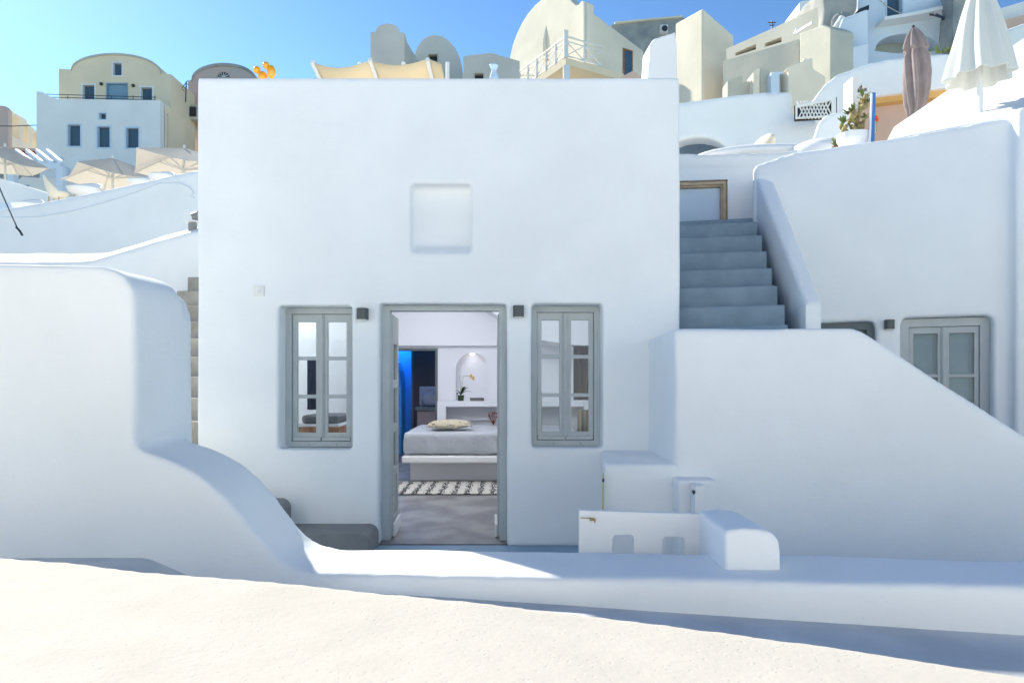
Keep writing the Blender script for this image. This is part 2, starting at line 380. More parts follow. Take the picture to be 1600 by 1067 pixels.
# gate pier on the low wall
bm = BM(); fr = lambda u, d, z: Vector((u, 3.06+d, z))
slab(bm, fr, [(.955, .56), (.955, .815), (1.04, .825), (1.13, .818), (1.175, .802), (1.20, .765), (1.208, .70), (1.21, .56)], [], 0, .46)
o = obj('gate_pier', bm, 'plaster'); plaster(o, .013, 3, .008)
tag(o, 'short rounded white masonry pier on the low wall at the end of the white gate', 'pier')
# white gate with two square cut-outs
gate = thing('gate', 'white painted gate board with two square holes and a small brass bolt', 'gate', (.7, 3.5, 0))
fr = lambda u, d, z: Vector((u, 3.50+d-.02*u, z))
Zt = lambda px: PZ(797+(px-905)*.028, 3.5)
bm = BM()
def rrect(x0, x1, z0, z1, r=.02): return [(x0, z0), (x1, z0), (x1, z1-r), (x1-r*.3, z1-r*.3), (x1-r, z1), (x0+r, z1), (x0+r*.3, z1-r*.3), (x0, z1-r)]
xg = lambda px: PX(px, 3.5)
slab(bm, fr, [(xg(905), .05), (xg(1122), .05), (xg(1122), Zt(1122)), (xg(905), Zt(905))],
     [rrect(xg(956), xg(990), .47, PZ(834, 3.5)), rrect(xg(1034), xg(1068), .47, PZ(837, 3.5)), rrect(xg(956), xg(990), .2, .4), rrect(xg(1034), xg(1068), .2, .4)], 0, .045)
obj('board', bm, 'white_paint', gate, bevel=.004)
bm = BM(); tube(bm, [fr(xg(907), -.006, PZ(808, 3.5)), fr(xg(928), -.006, PZ(808.5, 3.5))], .0022)
box(bm, xg(921), xg(930), 3.478, 3.487, PZ(812, 3.5), PZ(808.5, 3.5)); tube(bm, [fr(xg(928), -.012, PZ(810, 3.5)), fr(xg(929), -.014, PZ(815, 3.5))], .0035)
obj('bolt', bm, 'brass', gate)

# ---------------------------------------------------------------- main house
HY = 6.1
house = thing('house', 'large white cubic house in the middle with an open door between two grey windows', 'house', (-.65, 9.3, 0))
hx = lambda px: PX(px, HY); hz = lambda py: PZ(py, HY)
x0, x1 = hx(308), hx(1062)
WL = (hx(435), hz(702), hx(550), hz(477)); WR = (hx(830), hz(700), hx(942), hz(474)); DR = (hx(592), 0.0, hx(792), hz(474))
outl = [(x0, 0), (DR[0], 0), (DR[0], DR[3]), (DR[2], DR[3]), (DR[2], 0), (x1+.01, 0), (x1, hz(700)), (x1+.005, hz(300)), (x1, hz(122)), (x0, hz(122))]
fr = lambda u, d, z: Vector((u, HY+d, z))
bm = BM(); slab(bm, fr, outl, [rc(*WL), rc(*WR)], 0, .42)
fac = obj('facade', bm, 'plaster', house)
# niche cut as a soft hollow: real geometry, box with sloped bottom subtracted
bm = BM(); zn0, zn1 = hz(397), hz(287)
prn = [(-.1, zn0), (.004, zn0), (.04, zn0+.035), (.13, zn0+.10), (.14, zn0+.2), (.14, zn1-.02), (.10, zn1), (-.1, zn1)]
hexa(bm, [Vector((hx(642), HY+y_, z_)) for y_, z_ in prn], [Vector((hx(737), HY+y_, z_)) for y_, z_ in prn]); bmesh.ops.recalc_face_normals(bm, faces=bm.faces)
cut = obj('niche_cutter', bm, 'plaster'); 
md = fac.modifiers.new('niche', 'BOOLEAN'); md.operation = 'DIFFERENCE'; md.object = cut; md.solver = 'EXACT'
dg = bpy.context.evaluated_depsgraph_get(); dg.update()
me = bpy.data.meshes.new_from_object(fac.evaluated_get(dg)); fac.modifiers.clear(); fac.data = me
bpy.data.objects.remove(cut)
plaster(fac, .016, 2, .010)
# other walls and roof, each its own plain part
bm = BM(); box(bm, x0+.03, x0+.27, HY+.40, 14.2, 0, 4.1); o = obj('side_wall', bm, 'plaster', house)
bm = BM(); box(bm, x1-.27, x1-.03, HY+.40, 14.2, 0, 4.1); o = obj('side_wall', bm, 'plaster', house)
bm = BM(); box(bm, x0+.03, x1-.03, 14.2, 14.45, 0, 4.1); obj('rear_wall', bm, 'plaster', house)
bm = BM(); box(bm, x0+.27, x1-.27, HY+.41, 14.2, 3.75, 4.0); obj('roof', bm, 'plaster', house)
bm = BM(); box(bm, -1.0, 1.42, 8.9, 12.6, 4.0, 5.36); obj('roof_shade_block', bm, 'plaster', house)  # unseen roof mass added to shade the stair parapet
# parapet horn at the right roof corner
bm = BM(); slab(bm, fr, fx([(1012, 160), (1012, 118), (1014, 100), (1016, 70), (1022, 60), (1056, 49), (1058, 60), (1059, 100), (1061, 160)], HY), [], .02, .36)
for v in bm.verts:
    if v.co.y > HY+.2 and v.co.z > 4.2: v.co.z += .05; 
o = obj('roof_horn', bm, 'plaster', house); plaster(o, .018, 4, .015)
# cement floor of the room
bm = BM(); box(bm, x0+.27, x1-.27, HY+.02, 14.2, -.02, .012); obj('room_floor', bm, 'floor_polished', house)

def casement(parent, Mx, w, h, name='window', paint='paint', rows=3, back=None, cols=2, fw=.056, sill=.05, glassm='glass', holes=True):
    """two-leaf casement in local coordinates: x right, y into the wall, z up; parts: frame > sash, pane"""
    t = lambda bm: [setattr(v, 'co', Mx@v.co) for v in bm.verts]
    frl = lambda u, d, z: Vector((u, d, z))
    bm = BM(); slab(bm, frl, rc(0, 0, w, h), [rc(fw, sill, w-fw, h-fw)], 0, .09)
    if holes:
        pass
    t(bm); f = obj(name, bm, paint, parent, bevel=.004)
    iw = (w-2*fw)/2; st = .043; ih = h-fw-sill
    for k in (0, 1):
        a = fw+k*iw+.003; b = fw+(k+1)*iw-.003; z0, z1 = sill+.003, h-fw-.003
        pw0, pw1 = a+(st if k == 0 else st+.008), b-(st+.008 if k == 0 else st); mz = .034
        ph = (z1-z0-.075-.07-mz*(rows-1))/rows
        hl = [rc(pw0, z0+.075+r_*(ph+mz), pw1, z0+.075+r_*(ph+mz)+ph) for r_ in range(rows)]
        bm = BM(); slab(bm, frl, rc(a, z0, b, z1), hl, .022, .065); 
        box(bm, a+.004, b-.004, .004, .0205, z0+.002, z0+.036)         # weather bar
        t(bm); obj('sash', bm, paint, f, bevel=.005)
        for q in hl:
            (ua, za), (ub, zb) = q[0], q[2]
            bm = BM(); box(bm, ua-.004, ub+.004, .042, .046, za-.004, zb+.004); t(bm); obj('pane', bm, glassm, f)
        if back:
            bm = BM(); slab(bm, frl, rc(a+.01, z0, b-.01, z1), [], .11, .13)
            for q in hl:
                (ua, za), (ub, zb) = q[0], q[2]
                slab(bm, frl, rc(ua+.012, za+.02, ub-.012, zb-.02), [rc(ua+.03, za+.05, ub-.03, zb-.05)], .10, .1095)
            t(bm); obj('inner_shutter', bm, back, f)
    bm = BM(); box(bm, w/2-.021, w/2+.021, .002, .0215, sill+.04, h-fw-.006); box(bm, w/2-.009, w/2+.009, -.006, .0015, sill+.04, h-fw-.006); t(bm); obj('centre_strip', bm, paint, f, bevel=.003)
    if holes:
        for px_ in (.33, .72):
            bm = BM(); tube(bm, [(w*px_, -.003, sill*.45), (w*px_, .02, sill*.45)], .005, 8); t(bm); obj('drain_hole', bm, 'pane_dark', f)
    return f
fyw = HY+.19
o = casement(house, Matrix.Translation((WL[0]-.0, fyw, WL[1]+.003)), WL[2]-WL[0]+.0, WL[3]-WL[1]-.006, paint='paint'); o['label'] = 'grey green casement window left of the door'
o = casement(house, Matrix.Translation((WR[0], fyw, WR[1]+.003)), WR[2]-WR[0], WR[3]-WR[1]-.006, paint='paint'); o['label'] = 'grey green casement window right of the door'
# door frame and the two leaves folded back into the room
fw = .072
bm = BM(); slab(bm, lambda u, d, z: Vector((u, HY+.13+d, z)), [(DR[0], 0.013), (DR[0]+fw, 0.013), (DR[0]+fw, DR[3]-fw*.75), (DR[2]-fw, DR[3]-fw*.75), (DR[2]-fw, .013), (DR[2], .013), (DR[2], DR[3]-.003), (DR[0], DR[3]-.003)], [], 0, .12)
door = obj('door_frame', bm, 'paint', house, bevel=.006)
def leaf(hx_, ang, mir):
    Mx = Matrix.Translation((hx_, HY+.25, .02))@Matrix.Rotation(ang, 4, 'Z'); w, h = .50, DR[3]-.09
    fl = lambda u, d, z: Mx@Vector((u, d*mir, z))
    hs = [rc(.09, .62+.36*k+.06*k, w-.09, .62+.36*k+.06*k+.34) for k in range(3)]
    bm = BM(); slab(bm, fl, rc(0, 0, w, h), hs+[rc(.09, .16, w-.09, .54)], 0, .045)
    o = obj('door_leaf', bm, 'paint', house, bevel=.005)
    for q in hs:
        bm = BM(); slab(bm, fl, rc(q[0][0]-.004, q[0][1]-.004, q[2][0]+.004, q[2][1]+.004), [], .02, .024); obj('pane', bm, 'glass', o)
    bm = BM(); slab(bm, fl, rc(.086, .156, w-.086, .544), [], .015, .03); obj('lower_panel', bm, 'paint', o)
    bm = BM(); slab(bm, fl, [(.01, 0.0), (w-.004, 0.0), (w-.004, .115), (.01, .115)], [], .046, .07); obj('kick_board', bm, 'white_paint', o, bevel=.006)
    return o
leaf(DR[0]+fw-.04, R(93), -1); leaf(DR[2]-fw+.03, R(92), 1)
# inside: vault piece, back wall with doorway and arched niche, ledge
iy = 12.0
ix = lambda px, Y=12.0: PX(px, Y); iz = lambda py, Y=12.0: PZ(py, Y)
fb = lambda u, d, z: Vector((u, iy+d, z))
def ipts(l, Y): return [(PX(a, Y), PZ(b, Y)) for a, b in l]
dw = [(ix(612), .012), (ix(612), iz(547)), (ix(680), iz(547)), (ix(680), .012)]
xl, xr = x0+.27, x1-.27
nich = ipts([(712, 626)]+arch(712, 578, 763, 578, 551, 14)+[(763, 626)], iy)
bm = BM(); slab(bm, fb, [(xl, .012), dw[0], dw[1], dw[2], dw[3], (xr, .012), (xr, 2.054), (xl, 2.054)], [nich], 0, .22); obj('back_wall', bm, 'interior', house)
bm = BM(); box(bm, xl, xr, iy-.10, iy+.22, 2.055, 3.75); obj('upper_wall', bm, 'interior', house)
bm = BM(); slab(bm, fb, [(a*1.0, b) for a, b in ipts([(702, 632), (702, 540), (772, 540), (772, 632)], iy)], [], .225, .26); obj('niche_back', bm, 'interior', house)
bm = BM(); slab(bm, fb, [(ix(608), .013), (ix(608), iz(544)), (ix(684), iz(544)), (ix(684), .013), (ix(680), .013), (ix(680), iz(548)), (ix(612), iz(548)), (ix(612), .013)], [], -.02, .20)
obj('inner_door_frame', bm, 'paint_dark', house, bevel=.004)
bm = BM(); slab(bm, lambda u, d, z: Vector((u, iy-.36+d, z)), [(ix(683, 11.64), .012), (ix(683, 11.64), 1.10), (xr, 1.10), (xr, 1.0), (ix(697, 11.64), 1.0), (ix(697, 11.64), .012)], [], 0, .355)
o = obj('shelf_ledge', bm, 'interior', house, bevel=.015)
# vault: segmental soffit over the room
bm = BM(); cxv, czv, rv = -1.35, 1.03, 1.84
pr = [(xl, 3.74), (xl, 2.3)]+[(cxv+rv*math.cos(a), czv+rv*math.sin(a)) for a in [R(132-k*5) for k in range(20)]]+[(xr, 2.0), (xr, 3.74)]
slab(bm, lambda u, d, z: Vector((u, 10.9+d, z)), pr, [], 0, .995); obj('vault', bm, 'interior', house)
bm = BM(); box(bm, xl, xr, HY+.44, 10.9, 3.0, 3.2); obj('room_ceiling', bm, 'interior', house)
bm = BM(); box(bm, xr-.0, xr+.001, HY+.5, 10, .2, .3); bm.free()
# radiator frame in the recess, niche spot lamp
bm = BM(); Yr = iy-.02; slab(bm, lambda u, d, z: Vector((u, Yr+d, z)), rc(PX(722, Yr), PZ(657, Yr), PX(800, Yr), PZ(644, Yr)), [rc(PX(726, Yr), PZ(654, Yr), PX(800, Yr)-.05, PZ(647, Yr))], -.03, 0); obj('heater', bm, 'interior', house)
sl = thing('niche_spotlight', 'small lit round spotlight in the top of the arched niche above the orchid', 'light', (ix(737), iy+.1, 1.92))
bm = BM(); lathe(bm, [(.035, 0), (.035, .012)], (ix(737), iy+.1, 1.905)); obj('bulb', bm, 'niche_bulb', sl)
ld = bpy.data.lights.new('niche_lamp', 'POINT'); ld.energy = .03; ld.color = (1, .93, .84); ld.shadow_soft_size = .03
lo = bpy.data.objects.new('niche_lamp', ld); COL.objects.link(lo); lo.location = (ix(737), iy+.09, 1.86)
# unseen ceiling spots added to brighten the bedroom
for k, (sx_, sy_) in enumerate(((-1.9, 8.2), (-.3, 8.6), (-1.2, 10.2))):
    cs = thing('added_fill_spot', 'added round ceiling spotlight out of view that brightens the bedroom', 'light', (sx_, sy_, 2.97), 'added bedroom fill lights')
    bm = BM(); lathe(bm, [(.05, 0), (.05, .02)], (sx_, sy_, 2.975)); obj('bulb', bm, 'niche_bulb', cs)
    ld = bpy.data.lights.new('bedroom_fill_light', 'POINT'); ld.energy = 11; ld.color = (.93, .96, 1); ld.shadow_soft_size = .12
    lo = bpy.data.objects.new('bedroom_fill_light', ld); COL.objects.link(lo); lo.location = (sx_, sy_, 2.8)
# blue lit bathroom beyond the inner doorway
bx0, bx1 = -2.6, -1.55
bm = BM(); box(bm, ix(645, 13.6)-.0, ix(648, 13.6), 13.4, 13.6, .012, 2.9); obj('partition', bm, 'paint_dark', house)
bm = BM(); Yb = 14.0; slab(bm, lambda u, d, z: Vector((u, Yb+d, z)), [(-2.55, .012), (-1.9, .012), (-1.9, 2.7), (-2.55, 2.7)], [], 0, .1); obj('blue_tinted_wall', bm, 'blue_light_tint', house)
bm = BM(); slab(bm, lambda u, d, z: Vector((u, 13.2+d, z)), ipts([(590, 790), (590, 555), (612, 560), (620, 566), (625, 580), (627, 600), (627, 790)], 13.2), [], 0, .5); obj('arched_partition', bm, 'blue_light_tint', house, smooth=False)
bm = BM(); Yd = 13.3; slab(bm, lambda u, d, z: Vector((u, Yd+d, z)), ipts([(646, 800), (646, 540), (690, 540), (690, 800)], Yd), [], 0, .08); obj('wardrobe_panel', bm, 'dark_panel', house)
bl = bpy.data.lights.new('blue_lamp', 'POINT'); bl.energy = 12; bl.color = (.05, .38, 1); bl.shadow_soft_size = .1
lo = bpy.data.objects.new('blue_lamp', bl); COL.objects.link(lo); lo.location = (-2.3, 13.65, 2.4)
# second bed end with pillow seen in the inner doorway
b2 = thing('daybed', 'grey upholstered bed end with a pillow seen through the inner doorway', 'bed', (-1.75, 12.9, 0))
bm = BM(); box(bm, PX(652, 12.8), PX(690, 12.8), 12.75, 13.25, .012, PZ(641, 12.8)); obj('base', bm, 'taupe', b2, bevel=.02)
bm = BM(); box(bm, PX(650, 12.8), PX(690, 12.8), 12.72, 13.27, PZ(641, 12.8), PZ(636, 12.8)); obj('frame', bm, 'paint_dark', b2)
bm = BM(); box(bm, PX(652, 12.9), PX(690, 12.9), 13.15, 13.26, PZ(636, 12.8), PZ(604, 12.9)); obj('headboard', bm, 'linen', b2, bevel=.03)
bm = BM(); ball(bm, (PX(672, 12.9), 13.05, PZ(624, 12.9)), .17, 16, (1, .4, .8)); obj('pillow', bm, 'linen', b2, smooth=True)

# ---------------------------------------------------------------- bedroom things
bed = thing('bed', 'low bed with grey sheet on a white masonry platform inside the open door', 'bed', (-.6, 10.4, 0))
bm = BM(); box(bm, PX(641, 9.9), .9, 9.9, 11.4, .012, .30); obj('plinth', bm, 'interior', bed, bevel=.01)
bm = BM(); box(bm, PX(627, 9.55), 1.0, 9.55, 11.5, .30, .405); o = obj('platform', bm, 'white_paint', bed, bevel=.03, seg=4)
bm = BM(); box(bm, PX(629, 9.6), .95, 9.6, 11.45, .42, .72); o = obj('mattress', bm, 'sheet', bed); plaster(o, .03, 8, .0); o.modifiers['remesh'].use_smooth_shade = True
d = o.modifiers.new('folds', 'DISPLACE'); tf = bpy.data.textures.new('folds', 'CLOUDS'); tf.noise_scale = .16; tf.noise_depth = 2; d.texture = tf; d.texture_coords = 'GLOBAL'; d.strength = .022
cu = thing('cushion', 'cream knitted cushion with tufts lying on the bed', 'cushion', (PX(703, 10.2), 10.2, .72))
bm = BM(); bmesh.ops.create_grid(bm, x_segments=24, y_segments=16, size=1)
g2 = list(bm.verts); 
for v in g2:
    a, b_ = v.co.x, v.co.y; th = (max(0, 1-abs(a)**2.6)*max(0, 1-abs(b_)**2.6))**.45
    v.co = Vector((PX(703, 10.2)+a*.30*(1-.06*b_*b_)+.04*b_, 10.15+b_*.22, .80+a*.0+.075*th+.012*noise.noise(Vector((a*6, b_*6, 0)))))
r_ = bmesh.ops.duplicate(bm, geom=bm.faces[:]+bm.verts[:]+bm.edges[:])
for e in r_['geom']:
    if isinstance(e, bmesh.types.BMVert): e.co.z = .80-(e.co.z-.80)*.75
bmesh.ops.remove_doubles(bm, verts=bm.verts, dist=.002)
body = obj('cushion_body', bm, 'knit', cu, smooth=True)
for k in range(22):
    bm = BM(); a = (k % 8)/7*2-1; side = k//8; x = PX(703, 10.2)+(a*.30 if side < 1 else (.30 if side == 1 else -.30)); y = 10.15+(-.22 if side == 0 else a*.2)
    tube(bm, [(x, y, .80), (x+random.uniform(-.03, .03), y+(-.025 if side == 0 else .01), .785+random.uniform(-.02, .04))], [.009, .005], 6); obj('tassel', bm, 'fringe', cu)
bm = BM(); bmesh.ops.create_grid(bm, x_segments=30, y_segments=8, size=1)
for v in bm.verts: v.co = Vector((-.75+v.co.x*.93+(.04*v.co.y), 9.18+v.co.y*.52, .022+.004*noise.noise(v.co*5)))
rug = obj('rug', bm, 'rug'); sd = rug.modifiers.new('thick', 'SOLIDIFY'); sd.thickness = .008
tag(rug, 'cream woven rug with dark stripes on the floor before the bed', 'rug')
bm = BM()
for k in range(26):
    y = 8.68+k*.04; tube(bm, [(-1.66, y, .022), (-1.73, y+random.uniform(-.01, .01), .018)], .008, 5)
tag(obj('fringe', bm, 'fringe', rug))
# orchid, book on the ledge
Yo = 11.75
orch = thing('orchid', 'yellow flowering orchid in a small glass pot on the niche ledge', 'plant', (PX(720, Yo), Yo, 1.10))
bm = BM(); lathe(bm, [(.035, 0), (.05, .005), (.055, .10), (.048, .10)], (PX(720, Yo), Yo, 1.101)); obj('pot', bm, 'leaf_dark', orch, smooth=True)
def leafmesh(bm, base, tip, w, droop=.03, n=6):
    base, tip = Vector(base), Vector(tip); d = tip-base; side = d.cross(Vector((0, 0, 1)));
    if side.length < 1e-4: side = Vector((1, 0, 0))
    side.normalize(); rows = []
    for i in range(n+1):
        t = i/n; c = base+d*t+Vector((0, 0, droop*4*t*(1-t))); ww = w*math.sin(math.pi*min(.97, .08+t*.92))
        rows.append((bm.verts.new(c-side*ww), bm.verts.new(c+Vector((0, 0, -.2*ww))), bm.verts.new(c+side*ww)))
    for a, b_ in zip(rows, rows[1:]):
        bm.faces.new([a[0], a[1], b_[1], b_[0]]); bm.faces.new([a[1], a[2], b_[2], b_[1]])
bm = BM(); bz = Vector((PX(720, Yo), Yo, 1.20))
for tx, tz, w in ((733, 606, .05), (713, 618, .035), (737, 613, .045), (711, 612, .03), (728, 604, .04)): leafmesh(bm, bz, PT(tx, tz, Yo-.05), w, .05)
obj('leaves', bm, 'leaf_dark', orch)
bm = BM(); tube(bm, [bz, PT(722, 600, Yo), PT(724, 588, Yo), PT(730, 587, Yo), PT(737, 588, Yo)], .004, 6); tube(bm, [bz, PT(719, 600, Yo), PT(718.5, 586, Yo)], .004, 6); obj('stem', bm, 'leaf', orch)
bm = BM(); fc = PT(736, 588.5, Yo)
for k in range(5):
    a = k*2*math.pi/5+.3; leafmesh(bm, fc, fc+Vector((math.cos(a)*.05, -.015, math.sin(a)*.05)), .022, 0)
for k in range(5):
    a = k*2*math.pi/5; leafmesh(bm, fc+Vector((.04, 0, -.03)), fc+Vector((.04+math.cos(a)*.04, -.02, -.03+math.sin(a)*.04)), .018, 0)
obj('flowers', bm, 'flower_yellow', orch)
bk = thing('book', 'thin dark book lying on the niche ledge beside the orchid', 'book', (PX(745, Yo), Yo, 1.10))
bm = BM(); box(bm, PX(735, Yo), PX(756, Yo), Yo-.1, Yo+.08, 1.101, 1.145); obj('pages', bm, 'cushion_grey', bk); bm = BM(); box(bm, PX(734, Yo), PX(755.5, Yo), Yo-.105, Yo+.085, 1.1455, 1.153); obj('cover', bm, 'book', bk)
# small figures / red flowers at the bedhead
rf = thing('dried_flowers', 'small dark red dried flowers at the right side of the bed', 'plant', (PX(770, 11.2), 11.2, .72))
bm = BM()
for k in range(14):
    p = Vector((PX(770, 11.2)+random.uniform(-.07, .09), 11.2, .86+random.uniform(-.03, .07))); tube(bm, [(PX(771, 11.2), 11.2, .72), p], .004, 5); ball(bm, p, .014, 6)
obj('flower_heads', bm, 'soil_red', rf)
# sofa and console behind the left window, drapes behind the right one
so = thing('sofa', 'grey cushioned bench on a wooden base behind the left window', 'sofa', (-2.0, 8.4, 0))
Ys = 7.6
bm = BM(); box(bm, PX(462, Ys), PX(529, Ys), Ys, Ys+.6, .012, PZ(668, Ys)-.10); obj('base', bm, 'interior', so)
bm = BM(); box(bm, PX(461, Ys)-.0, PX(530, Ys), Ys-.02, Ys+.62, PZ(681, Ys), PZ(667, Ys)); obj('wood_rail', bm, 'wood', so, bevel=.006)
bm = BM(); box(bm, PX(470, Ys), PX(527, Ys), Ys+.02, Ys+.6, PZ(662, Ys), PZ(649, Ys)); obj('cushion', bm, 'cushion_grey', so, bevel=.03, seg=3)
bm = BM(); box(bm, PX(464, Ys), PX(529, Ys), Ys+.0, Ys+.6, PZ(667, Ys)+.003, PZ(662, Ys)-.003); obj('mattress_base', bm, 'interior', so)
def drape(name, label, cat, pxa, pxb, pya, pyb, Y, m, amp=.03, nf=5, group=None):
    bm = BM(); n = 40; A = []; B = []
    for i in range(n+1):
        t = i/n; x = PX(pxa, Y)+(PX(pxb, Y)-PX(pxa, Y))*t; y = Y+amp*math.sin(t*nf*2*math.pi)
        A.append(bm.verts.new((x, y, PZ(pya, Y)))); B.append(bm.verts.new((x+.01*math.sin(t*9), y*1.0+.3*amp*math.sin(t*14), PZ(pyb, Y))))
    for i in range(n): bm.faces.new([A[i], A[i+1], B[i+1], B[i]])
    o = obj(name, bm, m, None, smooth=True); s = o.modifiers.new('thick', 'SOLIDIFY'); s.thickness = .006
    tag(o, label, cat, group); return o
drape('hanging_towel', 'dark towel hanging behind the left window', 'towel', 480, 496, 560, 640, 7.4, 'navy', .02, 3)
drape('curtain', 'beige curtain behind the lower panes of the right window, left of the dark cloth', 'curtain', 836, 846, 610, 800, 6.75, 'drape', .02, 3)
drape('curtain', 'beige curtain gathered behind the right leaf of the right window', 'curtain', 902, 922, 640, 800, 6.75, 'drape', .03, 3)
drape('dark_cloth', 'dark blue cloth hanging behind the middle right panes of the right window', 'cloth', 896, 930, 540, 625, 7.2, 'navy', .02, 3)

# ---------------------------------------------------------------- wall lamps, wall plate
def wall_lamp(name='wall_lamp'):
    r0 = empty(name)
    bm = BM(); pr = [(-.05, -.05), (.05, -.05), (.05, .05), (-.05, .05)]
    fl = lambda u, d, z: Vector((u, -d, z))
    n = 8; prof = [(-.048, 0), (-.048, .055)]+[(-.048*math.cos(a), .055+.035*math.sin(a)) for a in [math.pi*k/n for k in range(1, n)]]+[(.048, .055), (.048, 0)]
    hexa(bm, [Vector((x, -y, -.045)) for x, y in prof], [Vector((x, -y, .055)) for x, y in prof]); obj('housing', bm, 'lamp_grey', r0, bevel=.002)
    bm = BM(); box(bm, -.036, .036, -.075, -.008, -.053, -.0452); obj('lens', bm, 'lens', r0)
    bm = BM(); box(bm, -.03, .03, -.001, .012, -.035, .035); obj('wall_bracket', bm, 'lamp_grey', r0)
    return r0
l0 = wall_lamp(); l1 = copy_tree(l0); l2 = copy_tree(l0)
l0.location = (hx(568), HY-.006, hz(492)); tag(l0, 'grey wall lamp between the left window and the door', 'wall lamp', 'wall lamps')
l1.location = (hx(810), HY-.006, hz(488)); tag(l1, 'grey wall lamp between the door and the right window', 'wall lamp', 'wall lamps')
pl = thing('wall_plate', 'small square white electrical plate on the facade above the left window', 'wall plate', (hx(404), HY, hz(455)))
bm = BM(); slab(bm, fr := (lambda u, d, z: Vector((u, HY-.014+d, z))), rc(hx(396), hz(463), hx(413), hz(447)), [], 0, .03); obj('cover', bm, 'rail_white', pl, bevel=.003)
bm = BM(); lathe(bm, [(.018, 0), (.014, .006)], (0, 0, 0)); bmesh.ops.transform(bm, matrix=Matrix.Translation((hx(405), HY-.013, hz(456)))@Matrix.Rotation(R(90), 4, 'X'), verts=bm.verts); obj('knob', bm, 'lens', pl)

# ---------------------------------------------------------------- steps left of the door and side stair
st = thing('bench_steps', 'dark cement bench steps with rounded ends against the facade left of the door', 'steps', (-1.9, 5.7, 0))
def rstep(x0_, x1_, y0_, z1_):
    bm = BM(); r_ = .07; slab(bm, lambda u, d, z: Vector((u, y0_+d, z)), [(x0_, 0.002), (x1_, 0.002), (x1_, z1_-r_), (x1_-.02, z1_-.025), (x1_-r_, z1_-.003), (x0_, z1_)], [], 0, HY+.02-y0_)
    o = obj('step', bm, 'cement_bench', st, bevel=.02, seg=3)
rstep(-3.2, PX(577, 5.7), 5.7, .20); rstep(-3.2, PX(440, 5.85), 5.85, .43); rstep(-3.3, -2.55, 5.7, .66)
sst = thing('side_stair', 'brown stone stair seen through the gap between the left block and the house', 'stairs', (-3.4, 7.4, 0))
for k in range(10):
    bm = BM(); box(bm, -4.1, x0-.03, 6.1+.28*k, 6.1+.28*(k+1)+.02, 0 if k else 0, .88+.21*k); obj('step', bm, 'stair_stone', sst, bevel=.012)

# ---------------------------------------------------------------- right stair flank wall, ledge, pedestal
Yf = 5.1
ol = fx([(1055, 514), (1335, 511), (1350, 516), (1600, 681)], Yf)
ol = [(PX(1055, Yf), 0)]+[ol[0], ol[1], ol[2], ol[3], (PX(1600, Yf)+2.2, PZ(681, Yf)-2.2*.66)]+[(PX(1600, Yf)+2.2, 0)]
bm = BM(); slab(bm, lambda u, d, z: Vector((u, Yf+d, z)), ol, [], 0, .30); box(bm, PX(1055, Yf), 1.6, Yf+.01, 6.15, 0, PZ(514, Yf)-.02)
box(bm, 1.5, 2.5, Yf+.01, 6.2, 0, 1.72)
o = obj('stair_flank_wall', bm, 'plaster'); plaster(o, .026, 7, .03)
tag(o, 'broad white flank wall right of the house with a flat top that slopes down to the right', 'wall')
bm = BM(); zl = PZ(725, Yf); pl_ = [(PX(945, Yf), Yf+.005), (1.3, Yf+.005), (1.3, HY+.02), (.80, HY+.02)]
hexa(bm, [Vector((a, b, 0)) for a, b in pl_], [Vector((a, b, zl)) for a, b in pl_]); o = obj('masonry_ledge', bm, 'plaster'); plaster(o, .024, 4, .01)
tag(o, 'white masonry ledge in the corner below the right window', 'ledge')
bm = BM(); box(bm, PX(1060, 4.93), PX(1121, 4.93), 4.93, 5.14, 0, PZ(750, 4.93)); o = obj('low_pedestal', bm, 'plaster'); plaster(o, .018, 3, .006)
tag(o, 'small white pedestal against the flank wall behind the gate', 'pedestal')
gp = thing('gate_post', 'slim white post with a small hinge in front of the white pedestal', 'post', (PX(1096, 4.8), 4.8, 0))
bm = BM(); box(bm, PX(1086, 4.8), PX(1104, 4.8), 4.8, 4.925, 0, PZ(758, 4.8)); obj('shaft', bm, 'plaster_soft', gp, bevel=.008)
bm = BM(); box(bm, PX(1083.5, 4.79), PX(1086.3, 4.79), 4.79, 4.83, PZ(771, 4.79), PZ(767, 4.79)); tube(bm, [(PX(1083.5, 4.79), 4.79, PZ(772.5, 4.79)), (PX(1083.5, 4.79), 4.79, PZ(765.5, 4.79))], .004); obj('hinge', bm, 'metal_dark', gp)
yp = thing('wooden_batten', 'narrow yellow wooden batten standing in the corner beside the ledge', 'batten', (PX(943, 5.0), 5.0, 0))
bm = BM(); hexa(bm, [Vector((PX(943, 5.02)-.012, 5.02, .0)), Vector((PX(943, 5.02)+.01, 5.02, .0)), Vector((PX(943, 5.02)+.01, 5.05, .0)), Vector((PX(943, 5.02)-.012, 5.05, .0))],
     [Vector((PX(943, 5.02)-.004, 5.02, PZ(740, 5.02))), Vector((PX(943, 5.02)+.002, 5.02, PZ(740, 5.02))), Vector((PX(943, 5.02)+.002, 5.05, PZ(740, 5.02))), Vector((PX(943, 5.02)-.004, 5.05, PZ(740, 5.02)))]); obj('strip', bm, 'wood_yellow', yp)
bm = BM(); box(bm, PX(943, 5.0)-.008, PX(943, 5.0)+.006, 5.005, 5.02, PZ(753, 5.0), PZ(748, 5.0)); obj('nail_plate', bm, 'metal_dark', yp)

